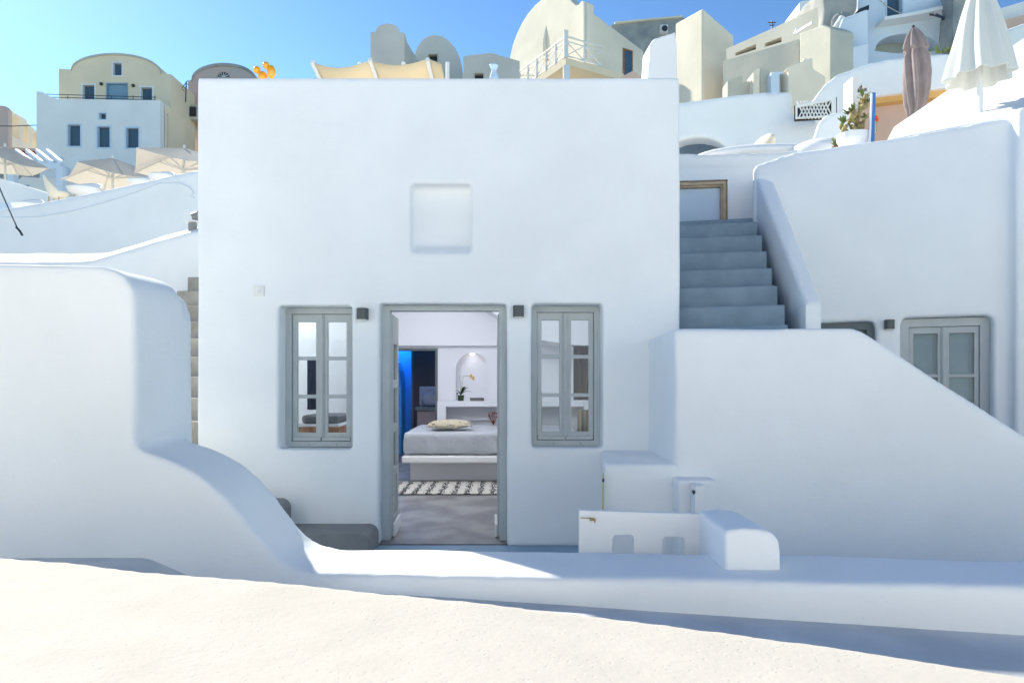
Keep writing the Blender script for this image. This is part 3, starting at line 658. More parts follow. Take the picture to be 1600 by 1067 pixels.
# ---------------------------------------------------------------- blue-grey cement stairs on the right
rs = thing('cement_stairs', 'blue grey cement stairs climbing beside the right wall of the house', 'stairs', (2.1, 7, 0))
ey = [(514, 507, 1222), (481, 476, 1218), (451, 446, 1207), (424, 418.5, 1199), (398, 392, 1191), (374, 367, 1184), (355, 346, 1177), (349, 340.5, 1170)]
for k, (yl, yr, pxr) in enumerate(ey):
    YL = 6.02+.28*k; zt = 1.5+(590-yl)/F*YL; YR = (zt-1.5)*F/(590-yr)
    xL, xR = 1.48, PX(pxr, YR)
    zb = .3 if k == 0 else zt-.9
    bm = BM(); a = [(xL, YL), (xR+.05, YR), (xR+.05, YR+1.2), (xL, YL+1.2)]
    hexa(bm, [Vector((x, y, max(0, zb))) for x, y in a], [Vector((x, y, zt)) for x, y in a]); obj('step', bm, 'cement_step', rs, bevel=.012, seg=2)
# sloping parapet beside the stairs
sp = BM()
def P3(px, py, Y): return PT(px, py, Y)
a0, a1 = P3(1259, 473, 5.85), P3(1284, 474, 5.95); b0, b1 = P3(1176, 262, 8.15), P3(1200, 260, 8.2)
bt = lambda p, z: Vector((p.x, p.y, z))
hexa(sp, [bt(a0, 0), bt(a1, 0), bt(b1, 0), bt(b0, 0)], [a0, a1, b1, b0]); o = obj('stair_parapet', sp, 'plaster'); plaster(o, .024, 3, .0)
tag(o, 'sloping white parapet rising along the right side of the cement stairs', 'parapet')
# wall with wooden framed panel behind the stair head
p = Plane(1040, 8.75, 1200, 8.6)
bwall = thing('stair_head_wall', 'small white wall behind the stair head holding a wooden framed door', 'wall', (2.6, 8.8, 3.2))
wall_px('wall_body', p, [(1040, 640), (1200, 640), (1200, 262), (1040, 264)], [(1040.5, 282, 1137, 420)], .35, 'plaster_soft', bwall)
bm = BM(); u0, z0, u1, z1 = p.rect(1041, 283, 1136.5, 420)
slab(bm, p.w, [(u0, z0), (u1, z0), (u1, z1), (u0, z1)], [rc(u0+.02, z0+.02, u1-.075, z1-.075)], .03, .12); f = obj('door', bm, 'wood_tan', bwall, bevel=.01)
bm = BM(); slab(bm, p.w, rc(u0+.01, z0+.01, u1-.03, z1-.03), [rc(u0+.02, z0+.02, u1-.05, z1-.05)], -.005, .028); obj('door_trim', bm, 'wood_tan', f)
bm = BM(); slab(bm, p.w, rc(u0+.015, z0+.015, u1-.07, z1-.07), [], .09, .10); obj('door_panel', bm, 'blue_white', f)
wall = wall_px('terrace_edge_wall', Plane(1020, 9.4, 1260, 9.0), [(1020, 640), (1250, 640), (1250, 232), (1225, 236), (1130, 240), (1020, 239)], [], .5, 'plaster_far', vox=.035, it=6, wav=.02)
tag(wall, 'pale horizontal roof edge just above the wooden framed door', 'wall')

# ---------------------------------------------------------------- right house
rp = Plane(1290, 7.64, 1600, 6.93)
rh = thing('white_house', 'white house at the right with a grey double door and a wall lamp', 'house', (5.2, 8.2, 0))
top = [(1178, 262), (1182, 257), (1200, 252), (1240, 239), (1300, 229), (1400, 214), (1500, 197), (1583, 181)]
d1 = rp.rect(1408, 495, 1552, 700); d1 = (d1[0], 0.0, d1[2], d1[3]); d2 = rp.rect(1250, 503, 1368, 700); d2 = (d2[0], 0.0, d2[2], d2[3])
tp = rp.pts(top); uL = tp[0][0]; uR = tp[-1][0]
ol = [(uL, 0), (d2[0], 0), (d2[0], d2[3]), (d2[2], d2[3]), (d2[2], 0), (d1[0], 0), (d1[0], d1[3]), (d1[2], d1[3]), (d1[2], 0), (uR+.2, 0), (uR+.2, tp[-1][1])]+tp[::-1]
bm = BM(); slab(bm, rp.w, ol, [], 0, .4)
slab(bm, rp.w, [(uR-.02, 0), (uR+3.5, 0), (uR+3.5, tp[-1][1]+.02), (uR+.0, tp[-1][1]+.04)], [], -.12, .45)     # projecting pier at the right edge
o = obj('facade', bm, 'plaster', rh); plaster(o, .03, 6, .025)
bm = BM(); slab(bm, rp.w, [(uL+.05, 0), (uR+3.4, 0), (uR+3.4, 3.95), (uL+.05, 3.95)], [], .45, 2.6); obj('house_body', bm, 'plaster', rh)
Mx = Matrix(((rp.U.x, rp.W.x, 0, 0), (rp.U.y, rp.W.y, 0, 0), (0, 0, 1, 0), (0, 0, 0, 1)))
def at(u, d, z): q = rp.w(u, d, z); return Matrix.Translation(q)@Mx
o = casement(rh, at(d1[0], .13, .01), d1[2]-d1[0], d1[3]-.012, name='double_door', paint='paint', rows=4, back='shutter_blue', fw=.09, sill=.04, holes=False)
o['label'] = 'grey double door with glazed leaves and blue inner shutters'
bm = BM(); slab(bm, rp.w, [(d2[0], .01), (d2[0], d2[3]-.003), (d2[2], d2[3]-.003), (d2[2], .01), (d2[2]-.08, .01), (d2[2]-.08, d2[3]-.09), (d2[0]+.08, d2[3]-.09), (d2[0]+.08, .01)], [], .1, .2); o = obj('door_frame', bm, 'paint_dark', rh, bevel=.004)
bm = BM(); slab(bm, rp.w, rc(d2[0]+.078, .01, d2[2]-.078, d2[3]-.088), [], .16, .19); obj('door_leaf', bm, 'paint_dark', o)
u_, z_ = rp.uz(1389, 508); q = rp.w(u_, -.004, z_); l2.location = q; l2.rotation_euler = (0, 0, math.atan2(rp.U.y, rp.U.x)); tag(l2, 'dark wall lamp on the right house beside its double door', 'wall lamp', 'wall lamps')

# sunlit ramp roof above the right house
bm = BM()
L0 = PT(1360, 224, 7.9); N1 = PT(1600, 186, 7.05); Fr = PT(1600, 60, 12.0); N2 = N1+(N1-L0)*.7+Vector((0, 0, .1)); F2 = Fr+(Fr-L0)*.5
pts = [L0, N1, N2, F2, Fr, PT(1480, 138, 9.9)]
# keep the sheet a clean ramp: three control lines, lowest at the left
a_ = L0; 
ribs = []
for t in [i/14 for i in range(15)]:
    nearp = a_.lerp(N2, t); farp = a_.lerp(F2, t); ribs.append((nearp, farp))
V = []
for j, (n_, f_) in enumerate(ribs):
    row = []
    for i in range(7):
        s_ = i/6; p_ = n_.lerp(f_, s_); row.append(p_)
    V.append(row)
top_v = [[bm.verts.new(q) for q in row] for row in V[1:]]; bot_v = [[bm.verts.new((q.x, q.y, 3.4)) for q in row] for row in V[1:]]
for g_, rev in ((top_v, 0), (bot_v, 1)):
    for a, b_ in zip(g_, g_[1:]):
        for i in range(6): bm.faces.new([a[i], a[i+1], b_[i+1], b_[i]])
nr = len(top_v)
for j in range(nr-1):
    for i in (0, 6): bm.faces.new([top_v[j][i], top_v[j+1][i], bot_v[j+1][i], bot_v[j][i]])
for j in (0, nr-1):
    for i in range(6): bm.faces.new([top_v[j][i], top_v[j][i+1], bot_v[j][i+1], bot_v[j][i]])
o = obj('sloping_roof', bm, 'plaster_soft'); tag(o, 'dazzling sunlit white sloping roof behind the right house carrying the umbrella', 'roof')

# unseen wall added behind the viewpoint to bounce sun and mirror in the panes
bm = BM(); box(bm, -17, 16, -8.0, -7.5, .86, 6.2); box(bm, -6, 3, -8.1, -7.4, .86, 7.2); o = obj('bounce_wall', bm, 'terrace', bevel=.08)
tag(o, 'added unseen white wall that bounces sunlight onto the facades and mirrors in the window panes', 'wall')
# ================================================================ background town
def P_(Y, Y2=None): return Plane(0, Y, 1600, Y2 or Y)
# roof-top things on the main house
def bird(bx_, by_, br_, bs_, hx_, hy_, hr_, Y, label):
    t = thing('garden_ornament', label, 'ornament', (PX(bx_, Y), Y, 4.0), 'orange ornaments on the house roof'); k = Y/F
    bm = BM(); ball(bm, PT(bx_, by_, Y), br_*k, 20, (1, 1, bs_)); obj('body', bm, 'orange', t, smooth=True)
    bm = BM(); ball(bm, PT(hx_, hy_, Y), hr_*k, 16); obj('ball_top', bm, 'orange', t, smooth=True)
    bm = BM(); tube(bm, [PT(hx_, hy_, Y), PT((bx_+hx_)/2, (by_+hy_)/2, Y), PT(bx_, by_, Y)], [2.5*k, 3.5*k, 4*k], 10); obj('neck', bm, 'orange', t)
bird(423.8, 113, 6.6, 1.6, 415.5, 102.5, 5.4, 6.9, 'taller glossy orange ornament with a ball top on the middle house roof')
bird(410.5, 121, 7.2, 1.25, 401.5, 110, 5.6, 6.95, 'lower glossy orange ornament at the left end of the middle house roof')
t = thing('vase', 'small pale blue glazed lantern on the roof edge of the middle house', 'vase', (PX(772, 7), 7, 4.0))  # pale blue vase standing on the roof
bm = BM(); c = PT(772, 122, 7); lathe(bm, [(.045, -.16), (.048, 0), (.028, .06), (.025, .08), (.045, .115), (.045, .13)], c, 16); obj('glass_body', bm, 'ceramic', t, smooth=True)
bm = BM(); tube(bm, [c+Vector((-.03, 0, .13)), c+Vector((0, 0, .15)), c+Vector((.03, 0, .13))], .006, 6); obj('handle', bm, 'rail_white', t)

# --- vaulted cream and white house, far left
vh = thing('vaulted_house', 'cream vaulted house over a white lower storey with blue grey windows', 'house', (-20, 36, 9))
p = P_(34)
lw = [(104, 193, 128, 231), (150, 196, 174, 233), (195, 198, 219, 234), (154, 176, 167, 188), (109, 288, 126, 312)]
wall_px('front_wall', p, [(57, 440), (57, 143), (66, 144), (78, 151), (90, 155), (250, 157), (252, 440)], lw, .4, 'plaster_far', vh)
bm = BM(); slab(bm, p.w, p.pts([(58, 440), (58, 160), (251.5, 160), (251.5, 440)]), [], .9, 3.6); obj('lower_body', bm, 'cream', vh)
bm = BM(); slab(bm, p.w, p.pts([(252.5, 440), (252.5, 158), (251, 158), (251, 440)]), [], .4, 3.6); obj('side_wall', bm, 'cream', vh)
for r_ in lw: far_window(vh, p, r_, 'blue_white')
p2 = P_(35.3)
uw = [(127, 131, 150, 158), (218, 135, 240, 162), (175, 97, 192, 120), (166, 130, 200, 160)]
arc_ = arch(112, 109, 252, 114, 84, 20)
wall_px('upper_wall', p2, [(92, 175), (92, 108)]+arc_+[(268, 117), (268, 175)], uw, 2.6, 'cream', vh)
for r_ in uw[:3]: far_window(vh, p2, r_, 'white_paint', bars=0)
f = far_window(vh, p2, uw[3], 'shutter_blue', 'shutter_blue', fw=.06, inset=.1); f['label'] = 'wide blue grey shutter'
bm = BM(); ar2 = p2.pts(arc_); 
slab(bm, p2.w, ar2+[(u, z-.10) for u, z in ar2[::-1]], [], -.06, -.003); obj('vault_edge', bm, 'cream_grey', vh)
bm = BM(); y0_ = 34.1
for yy, zz in ((150.5, 0), (155, 0)): tube(bm, [PT(68, yy-3, y0_), PT(244, yy+2, y0_)], .018, 5)
for k in range(6):
    x_ = 72+k*34; tube(bm, [PT(x_, 150, y0_), PT(x_, 159, y0_)], .018, 5)
obj('railing', bm, 'metal_dark', vh)
for k, (a, b_) in enumerate(((158, 131.5), (208, 134))):
    bm = BM(); ball(bm, PT(a, b_, 35.25), .09, 8); obj('wall_light', bm, 'metal_dark', vh)
# --- pink vault
pk = thing('pink_vaulted_house', 'weathered pink vaulted house with a fan window behind the middle house', 'house', (-14, 41, 11))
p = P_(38)
fan = [(334, 124)]+arch(336, 121, 361, 121, 111, 10)+[(363, 124)]
wall_px('front_wall', p, [(294, 340), (294, 127), (299, 125)]+arch(300, 124, 400, 124, 99.5, 18)+[(402, 340)], [[(338, 122)]+arch(339, 121, 359, 121, 112.5, 8)+[(360, 122)]], 3.5, 'pink', pk)
bm = BM(); ar2 = p.pts(arch(300, 124, 400, 124, 99.5, 18)); slab(bm, p.w, ar2+[(u, z-.16) for u, z in ar2[::-1]], [], -.07, -.003); obj('vault_edge', bm, 'stone_grey', pk)
u, z = p.uz(349, 121)
bm = BM()
for k in range(7):
    a = math.pi*k/6; q0 = p.w(u, .02, z); q1 = p.w(u+.34*math.cos(a), .02, z+.30*math.sin(a)); bar(bm, q0, q1, .025)
f = obj('fan_window', bm, 'rail_white', pk); bm = BM(); slab(bm, p.w, p.pts([(338, 122)]+arch(338, 121, 360, 121, 112, 8)+[(360, 122)]), [], .12, .15); obj('pane', bm, 'pane_dark', f)
ac = thing('air_conditioner', 'beige air conditioner unit on the pink wall left of the middle house', 'air conditioner', (PX(300, 37.4), 37.4, PZ(188, 37.4)))
bm = BM(); slab(bm, P_(37.3).w, P_(37.3).pts([(292, 187), (292, 164), (312, 164), (312, 187)]), [], 0, .65); obj('casing', bm, 'cream_grey', ac, bevel=.02)
bm = BM(); slab(bm, P_(37.25).w, P_(37.25).pts([(295, 182), (295, 167), (306, 167), (306, 182)]), [], 0, .045); obj('grille', bm, 'metal_dark', ac)
# antenna
an = thing('antenna', 'thin metal television antenna between the cream and pink vaults', 'antenna', (PX(290, 36), 36, PZ(160, 36)))
bm = BM(); tube(bm, [PT(290, 160, 36), PT(291, 128, 36)], .03, 5); tube(bm, [PT(284, 138, 36), PT(294, 126, 36)], .02, 5)
for k in range(4): tube(bm, [PT(285+k*2.4, 140-k*3, 36), PT(288+k*2.4, 143-k*3, 36)], .015, 4)
obj('mast', bm, 'metal_dark', an)
# --- far left arcade building
fb_ = thing('arcade_building', 'sunlit pale building with arched openings and a brown stone end at the far left', 'house', (-30, 42, 12))
p = Plane(-60, 40, 70, 47)
ops = [[(18, 212), (18, 190)]+arch(19, 188, 30, 190, 180, 8)+[(31, 218)], [(37, 222), (37, 204)]+arch(38, 203, 45, 204, 195, 8)+[(46, 226)], [(51, 229), (51, 214)]+arch(51.5, 213, 57, 214, 207, 8)+[(58, 231)]]
wall_px('arcade_wall', p, [(12, 300), (12, 171), (25, 178), (41, 187), (43, 193), (58, 206), (68, 212), (68, 300)], ops, .5, 'cream_pale', fb_)
bm = BM(); slab(bm, p.w, p.pts([(13, 300), (13, 185), (30, 190), (66, 216), (66, 300)]), [], 1.2, 1.6); obj('inner_wall', bm, 'cream', fb_)
bm = BM(); slab(bm, P_(39).w, P_(39).pts([(-60, 320), (-60, 160), (8, 166), (13, 171), (13, 320)]), [], 0, .3); obj('stone_end', bm, 'pink', fb_)
rd = thing('red_wall', 'low red painted wall between the arcade building and the umbrella', 'wall', (PX(44, 35), 35, PZ(250, 35)))
bm = BM(); slab(bm, P_(35).w, P_(35).pts([(18, 330), (18, 233), (60, 235), (60, 330)]), [], 0, .4); obj('wall_body', bm, 'red', rd)
bm = BM(); slab(bm, P_(35).w, P_(35).pts([(17, 235.5), (17, 231), (60.5, 233), (60.5, 237)]), [], -.05, .45); obj('coping', bm, 'terracotta', rd)
bm = BM(); tube(bm, [PT(-20, 197, 33.8), PT(20, 197.5, 33.8), PT(57, 196, 33.8)], .022, 5)
tag(obj('power_line', bm, 'metal_dark'), 'thin dark power line running from the left edge to the vaulted house', 'cable')
# --- blue white pergola
pg = thing('pergola', 'pale blue painted pergola with open rafters below the vaulted house', 'pergola', (PX(60, 25), 25, 5))
bm = BM(); bar(bm, PT(-40, 262, 24), PT(98, 261, 24), .22, .2); obj('beam', bm, 'blue_white', pg); bm = BM(); bar(bm, PT(-20, 246, 29), PT(96, 249, 28), .2, .18); obj('beam', bm, 'blue_white', pg)
for k in range(8): bm = BM(); bar(bm, PT(-10+k*15, 262, 24)+Vector((0, 0, .18)), PT(-38+k*16, 247, 29)+Vector((0, 0, .3)), .12, .14); obj('rafter', bm, 'blue_white', pg)
for x_ in (96, 20): bm = BM(); bar(bm, PT(x_, 262, 24), PT(x_, 340, 24), .24, .24); obj('post', bm, 'blue_white', pg)
bw = thing('pergola_wall', 'white low building with a small window under the pergola', 'wall', (PX(60, 27), 27, 6))
p = P_(27.5); hw = [(36, 289, 47, 295)]
wall_px('wall_body', p, [(-60, 400), (-60, 300), (24, 285), (35, 276), (60, 278), (110, 280), (150, 284), (150, 400)], hw, .5, 'plaster_far', bw); far_window(bw, p, hw[0], 'blue_white', 'pane_dark')
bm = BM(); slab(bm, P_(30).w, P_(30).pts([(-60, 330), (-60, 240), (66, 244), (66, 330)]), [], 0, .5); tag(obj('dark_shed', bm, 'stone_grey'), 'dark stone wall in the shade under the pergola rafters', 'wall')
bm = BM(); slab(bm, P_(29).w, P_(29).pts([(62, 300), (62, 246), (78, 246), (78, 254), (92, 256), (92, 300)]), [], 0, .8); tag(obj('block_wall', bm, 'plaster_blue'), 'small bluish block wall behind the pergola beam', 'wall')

# --- cream umbrellas
def sq_umbrella(name, label, cx, cy, zap, zed, half, yaw, zbase, m='umbrella_cloth', group='open cream umbrellas at the left'):
    t = thing(name, label, 'umbrella', (cx, cy, zbase), group)
    cs = [Vector((cx+half*1.414*math.cos(yaw+k*math.pi/2), cy+half*1.414*math.sin(yaw+k*math.pi/2), zed)) for k in range(4)]; ap = Vector((cx, cy, zap))
    bm = BM(); n = 8
    for k in range(4):
        a, b_ = cs[k], cs[(k+1) % 4]; rows = []
        for i in range(n+1):
            t_ = i/n; l_, r_ = ap.lerp(a, t_), ap.lerp(b_, t_); row = []
            for j in range(n+1):
                s_ = j/n; q = l_.lerp(r_, s_); q.z -= .14*t_*math.sin(math.pi*s_); row.append(bm.verts.new(q))
            rows.append(row)
        for i in range(n):
            for j in range(n):
                try: bm.faces.new([rows[i][j], rows[i][j+1], rows[i+1][j+1], rows[i+1][j]])
                except ValueError: pass
    bmesh.ops.remove_doubles(bm, verts=bm.verts, dist=.001)
    can = obj('canopy', bm, m, t, smooth=False); sd = can.modifiers.new('thick', 'SOLIDIFY'); sd.thickness = .012
    hub = ap-Vector((0, 0, .62))
    for k in range(4):
        bm = BM(); bar(bm, ap-Vector((0, 0, .06)), cs[k]-Vector((0, 0, .03)), .035); mid = ap.lerp(cs[k], .5)-Vector((0, 0, .05)); bar(bm, hub, mid, .03); obj('rib', bm, 'rail_white', t)
        bm = BM(); m2 = cs[k].lerp(cs[(k+1) % 4], .5); m2.z -= .17; bar(bm, ap-Vector((0, 0, .08)), m2, .028); bar(bm, hub, ap.lerp(m2, .5)-Vector((0, 0, .05)), .025); obj('rib', bm, 'rail_white', t)
    bm = BM(); tube(bm, [(cx, cy, zbase), ap+Vector((0, 0, .08))], .035, 8); obj('pole', bm, 'rail_white', t)
    return t
sq_umbrella('umbrella', 'open cream square umbrella in the middle of the three at the left', -12.05, 20.6, 8.12, 7.52, 1.12, R(60)+math.pi/4-R(22)+R(5), 5.4)
sq_umbrella('umbrella', 'open cream square umbrella partly hidden by the corner of the middle house', PX(288, 19.2), 19.2, 7.95, 7.42, 1.2, R(75), 5.0)
sq_umbrella('umbrella', 'open cream umbrella cut by the left edge of the picture', PX(8, 22), 22, 8.95, 8.38, .85, R(20), 6.1)

# --- left stepped walls
def raise_back(o, dz):
    n = len(o.data.vertices)//2
    for v in list(o.data.vertices)[n:]:
        if v.co.z > 2.6: v.co.z += dz

L1 = wall_px('slanted_wall', Plane(-40, 12.8, 320, 12.0), [(-80, 470), (-80, 344), (0, 328), (60, 318), (140, 303), (200, 290), (240, 282), (275, 273), (300, 268), (330, 266), (330, 470)], [], .45, 'plaster', vox=.04, it=4, wav=.02)
raise_back(L1, .16)
tag(L1, 'long white wall in blue shade with a top edge rising to the right, left background', 'wall')
L2 = wall_px('stair_side_wall', Plane(-40, 8.9, 320, 9.05), [(-60, 520), (-60, 411), (100, 411), (140, 409), (175, 399), (230, 382), (300, 363), (325, 358), (325, 520)], [], .50, 'plaster', vox=.03, it=6, wav=.02)
raise_back(L2, .22)
tag(L2, 'lower sunlit white wall with a curved top just behind the tall garden block', 'wall')
L3 = wall_px('terrace_wall', Plane(-60, 17, 120, 16), [(-60, 460), (-60, 270), (0, 279), (40, 291), (84, 305), (110, 318), (110, 460)], [], .3, 'plaster_far'); tag(L3, 'white wall sloping down to the right behind the slanted wall at the left edge', 'wall')
bm = BM(); slab(bm, P_(15).w, P_(15).pts([(-40, 420), (-40, 320), (20, 316), (33, 318), (28, 330), (28, 420)]), [], 0, .6); tag(obj('blue_bench', bm, 'blue_white'), 'pale blue bench back at the left edge above the slanted wall', 'bench')
# cable along the wall and thin rod
pL = Plane(-40, 12.8, 320, 12.0)
bm = BM(); cb = [(-20, 338), (20, 340), (60, 339), (110, 331), (160, 318), (210, 302), (250, 287), (280, 286), (296, 293), (303, 302), (298, 308), (305, 310)]
tube(bm, [pL.w(*[(u, -.01, z) for u, z in [pL.uz(*q)]][0]) for q in cb], .008, 6); tag(obj('cable', bm, 'plaster_blue'), 'grey cable sagging along the face of the slanted wall', 'cable')
bm = BM(); tube(bm, [PT(-4, 285, 12), PT(4, 305, 12), PT(25, 352, 12), PT(30, 362, 12)], .010, 6); tube(bm, [PT(25, 355, 12), PT(31, 361, 12), PT(35, 368, 12)], .018, 6)
tag(obj('metal_rod', bm, 'metal_dark'), 'thin dark metal rod with a hook leaning on the slanted wall at the left edge', 'rod')
vp = thing('vent_pipe', 'short grey vent pipe with a bent cowl beside the left edge of the house', 'pipe', (PX(303, 9.3), 9.3, PZ(364, 9.3)))
bm = BM(); tube(bm, [PT(301, 366, 9.3), PT(301, 346, 9.3), PT(303, 340, 9.3), PT(312, 337, 9.3)], [.055, .055, .07, .07], 12); obj('pipe', bm, 'cement_bench', vp, smooth=False)
bm = BM(); lathe(bm, [(.10, 0), (.10, .02)], PT(301, 346, 9.3)+Vector((0, 0, -.02)), 14); obj('collar', bm, 'rail_white', vp)
# --- shell chairs on the terrace
def shell_chair(px, py, Y, r_, label, form=0, parent=None):
    t = thing('shell_chair', label, 'chair', (PX(px, Y), Y, 4.35), 'white shell chairs behind the slanted wall')
    c = PT(px, py, Y); bm = BM(); n, m_ = 20, 10; rows = []
    for i in range(m_+1):
        ph = math.pi*.5*i/m_
        rows.append([bm.verts.new(c+Vector((r_*math.sin(ph)*math.cos(2*math.pi*j/n), r_*.8*math.sin(ph)*math.sin(2*math.pi*j/n), -r_*.55*math.cos(ph)+(r_*.5*max(0, math.sin(2*math.pi*j/n))*math.sin(ph)**3 if not form else r_*1.3*max(0, math.cos(2*math.pi*j/n+2.6))*math.sin(ph)**3)))) for j in range(n)])
    for a, b_ in zip(rows, rows[1:]):
        for j in range(n):
            bm.faces.new([a[j], a[(j+1) % n], b_[(j+1) % n], b_[j]])
    bmesh.ops.remove_doubles(bm, verts=bm.verts, dist=.0005)
    o = obj('shell', bm, 'white_paint' if not form else 'cream_pale', t, smooth=True); s = o.modifiers.new('thick', 'SOLIDIFY'); s.thickness = .02
    for sx_ in (-1, 1):
        for sy_ in (-1, 1): bm = BM(); tube(bm, [c+Vector((sx_*r_*.4, sy_*r_*.3, -r_*.4)), Vector((c.x+sx_*r_*.7, c.y+sy_*r_*.5, 4.35))], .014, 6); obj('leg', bm, 'wood_tan', t)
shell_chair(43, 319, 14.0, .31, 'white shell chair nearest the left edge above the slanted wall')
shell_chair(88, 301, 14.4, .25, 'greenish white shell chair with a pointed back left of the middle umbrella', 1)
shell_chair(132, 294, 14.8, .36, 'broad white shell chair under the middle umbrella')
shell_chair(219, 282, 14.4, .25, 'white shell chair right of the pole of the middle umbrella')
shell_chair(253, 274, 14.4, .27, 'white shell chair under the umbrella nearest the house')

bm = BM(); box(bm, -16, -3.4, 13.4, 17.2, 2, 4.35); tag(obj('upper_terrace', bm, 'plaster_far'), kind='structure')
# --- shade sail
sa = thing('shade_sail', 'tan fabric shade sail sagging between pale poles behind the middle house', 'shade sail', (PX(580, 11.5), 11.5, 4))
def sail(pa, pb, ya, yb, sag):
    bm = BM(); n, m_ = 16, 8; rows = []
    for j in range(m_+1):
        t = j/m_; row = []
        for i in range(n+1):
            s_ = i/n; Y = 11.0+1.6*t; x = PX(pa+(pb-pa)*s_, 11.0)+.06*t; z = PZ(ya+(yb-ya)*s_, 11.0)-.05*t-sag*math.sin(math.pi*s_)
            row.append(bm.verts.new((x, Y, z-.32*t)))
        rows.append(row)
    for a, b_ in zip(rows, rows[1:]):
        for i in range(n): bm.faces.new([a[i], a[i+1], b_[i+1], b_[i]])
    o = obj('cloth', bm, 'sail_cloth', sa, smooth=True); s = o.modifiers.new('thick', 'SOLIDIFY'); s.thickness = .01
sail(488, 577, 98, 95, .10); sail(578, 668, 95, 92, .09); sail(669, 690, 92, 100, .0)
for px_ in (488, 578, 668):
    bm = BM(); a = PT(px_, 97 if px_ < 500 else 93, 10.98); bar(bm, a, a+Vector((.08, 1.65, -.42)), .06); obj('batten', bm, 'rail_white', sa)
    bm = BM(); tube(bm, [(a.x+.08, 12.6, 2.2), (a.x+.08, 12.6, a.z-.42)], .04, 8); obj('pole', bm, 'rail_white', sa)
    bm = BM(); tube(bm, [(a.x, 14.4, 3), (a.x, 14.4, PZ(98, 14.4))], .04, 8); obj('pole', bm, 'rail_white', sa)

# --- generic corner house: near edge and two receding faces
def corner(name, label, pxn, Yn, yaw, pxl, pxr, pyn, pyl, pyr, m, zb=None, archtop=None, mside=None, extra=None, label2=None):
    dR = Vector((math.cos(yaw), math.sin(yaw))); dL = Vector((-math.sin(yaw), math.cos(yaw))); N_ = Vector((PX(pxn, Yn), Yn))
    def hit(d, px): k = (px-800)/F; t = (k*N_.y-N_.x)/(d.x-k*d.y); return N_+d*t
    Lp, Rp = hit(dL, pxl), hit(dR, pxr); Bp = Lp+Rp-N_
    z = lambda p, py: 1.5+(590-py)/F*p.y
    zn, zl, zr = z(N_, pyn), z(Lp, pyl), z(Rp, pyr); zb_ = zb if zb is not None else terrain(N_.x, N_.y)-2
    t = thing(name, label, 'house', ((N_.x+Bp.x)/2, (N_.y+Bp.y)/2, zb_))
    V3 = lambda p, zz: Vector((p.x, p.y, zz)); bm = BM()
    bot = [V3(q, zb_) for q in (N_, Rp, Bp, Lp)]
    if archtop is None:
        hexa(bm, bot, [V3(N_, zn), V3(Rp, zr), V3(Bp, zl+zr-zn), V3(Lp, zl)])
    else:
        w = (Lp-N_).length; u_ = (Lp-N_).normalized(); n = 18; pr = []
        for i in range(n+1):
            a = math.pi*i/n; s_ = w/2-w/2*math.cos(a)*.97; base = zn+(zl-zn)*s_/w; pr.append((s_, base+archtop*math.sin(a)))
        pr = [(0, zb_), (0, zn)]+pr+[(w, zl), (w, zb_)]
        dep = (Rp-N_); A = [bm.verts.new(V3(N_+u_*s_, zz)) for s_, zz in pr]; B = [bm.verts.new(V3(N_+u_*s_+dep, zz if zz <= zb_ else zz+(zr-zn))) for s_, zz in pr]
        bm.faces.new(A); bm.faces.new(B[::-1])
        for i in range(len(A)): bm.faces.new([A[i], A[(i+1) % len(A)], B[(i+1) % len(A)], B[i]])
    bm.normal_update(); bmesh.ops.recalc_face_normals(bm, faces=bm.faces)
    o = obj('walls', bm, m, t, bevel=.06, seg=2)
    pr_ = Plane(0, 1, 1, 1); pr_.A, pr_.U, pr_.W = N_, dR, Vector((-dR.y, dR.x)); pl_ = Plane(0, 1, 1, 1); pl_.A, pl_.U, pl_.W = N_, dL, Vector((dL.y, -dL.x))*-1
    if pl_.W.dot(dR) < 0: pl_.W = -pl_.W
    return t, pl_, pr_, (N_, Lp, Rp, Bp)
def stuck_window(t, pl, r, fm, pm='pane_dark', label=None, proud=.04, fwk=.12):
    """window set on a solid wall: frame stands slightly proud, pane inside it"""
    u0, z0, u1, z1 = pl.rect(*r); 
    if u0 > u1: u0, u1 = u1, u0
    fw = (u1-u0)*fwk; bm = BM(); slab(bm, pl.w, rc(u0, z0, u1, z1), [rc(u0+fw, z0+fw, u1-fw, z1-fw)], -proud, .05); f = obj('window', bm, fm, t)
    bm = BM(); slab(bm, pl.w, rc(u0+fw*.9, z0+fw*.9, u1-fw*.9, z1-fw*.9), [], -proud*.3, .02); obj('pane', bm, pm, f)
    if label: f['label'] = label
    return f
# grey gabled tower
gt = thing('gabled_tower', 'tall grey tower with a rounded gable top rising behind the shade sail', 'house', (PX(605, 24), 25, 6))
wall_px('front_wall', P_(24), [(579, 240), (579, 50), (586, 51)]+arch(587, 50, 624, 50, 37.5, 14)+[(626, 51), (632, 52), (632, 240)], [], .5, 'beige_grey', gt)
bm = BM(); a, b_ = PT(632, 53, 24.0), PT(655, 98, 28.5)
hexa(bm, [Vector((PX(600, 24), 24.51, 5)), Vector((a.x-.01, 24.51, 5)), Vector((b_.x, 28.5, 5)), Vector((PX(620, 28.5), 28.5, 5))], [Vector((PX(600, 24), 24.51, a.z-.3)), Vector((a.x-.01, 24.51, a.z-.02)), b_, Vector((PX(620, 28.5), 28.5, b_.z))]); obj('side_wall', bm, 'beige_grey', gt)
# small vault
sv = thing('small_vault', 'small grey barrel vaulted roof with a dark window beside the grey tower', 'house', (PX(686, 28), 29, 8))
p = P_(28.2); wall_px('front_wall', p, [(645, 240), (645, 96)]+arch(648, 94, 723, 120, 56, 18, .12, .98)+[(723, 240)], [(668, 84, 685, 106)], 3, 'beige_grey', sv); far_window(sv, p, (668, 84, 685, 106), 'cream_grey', 'pane_dark')
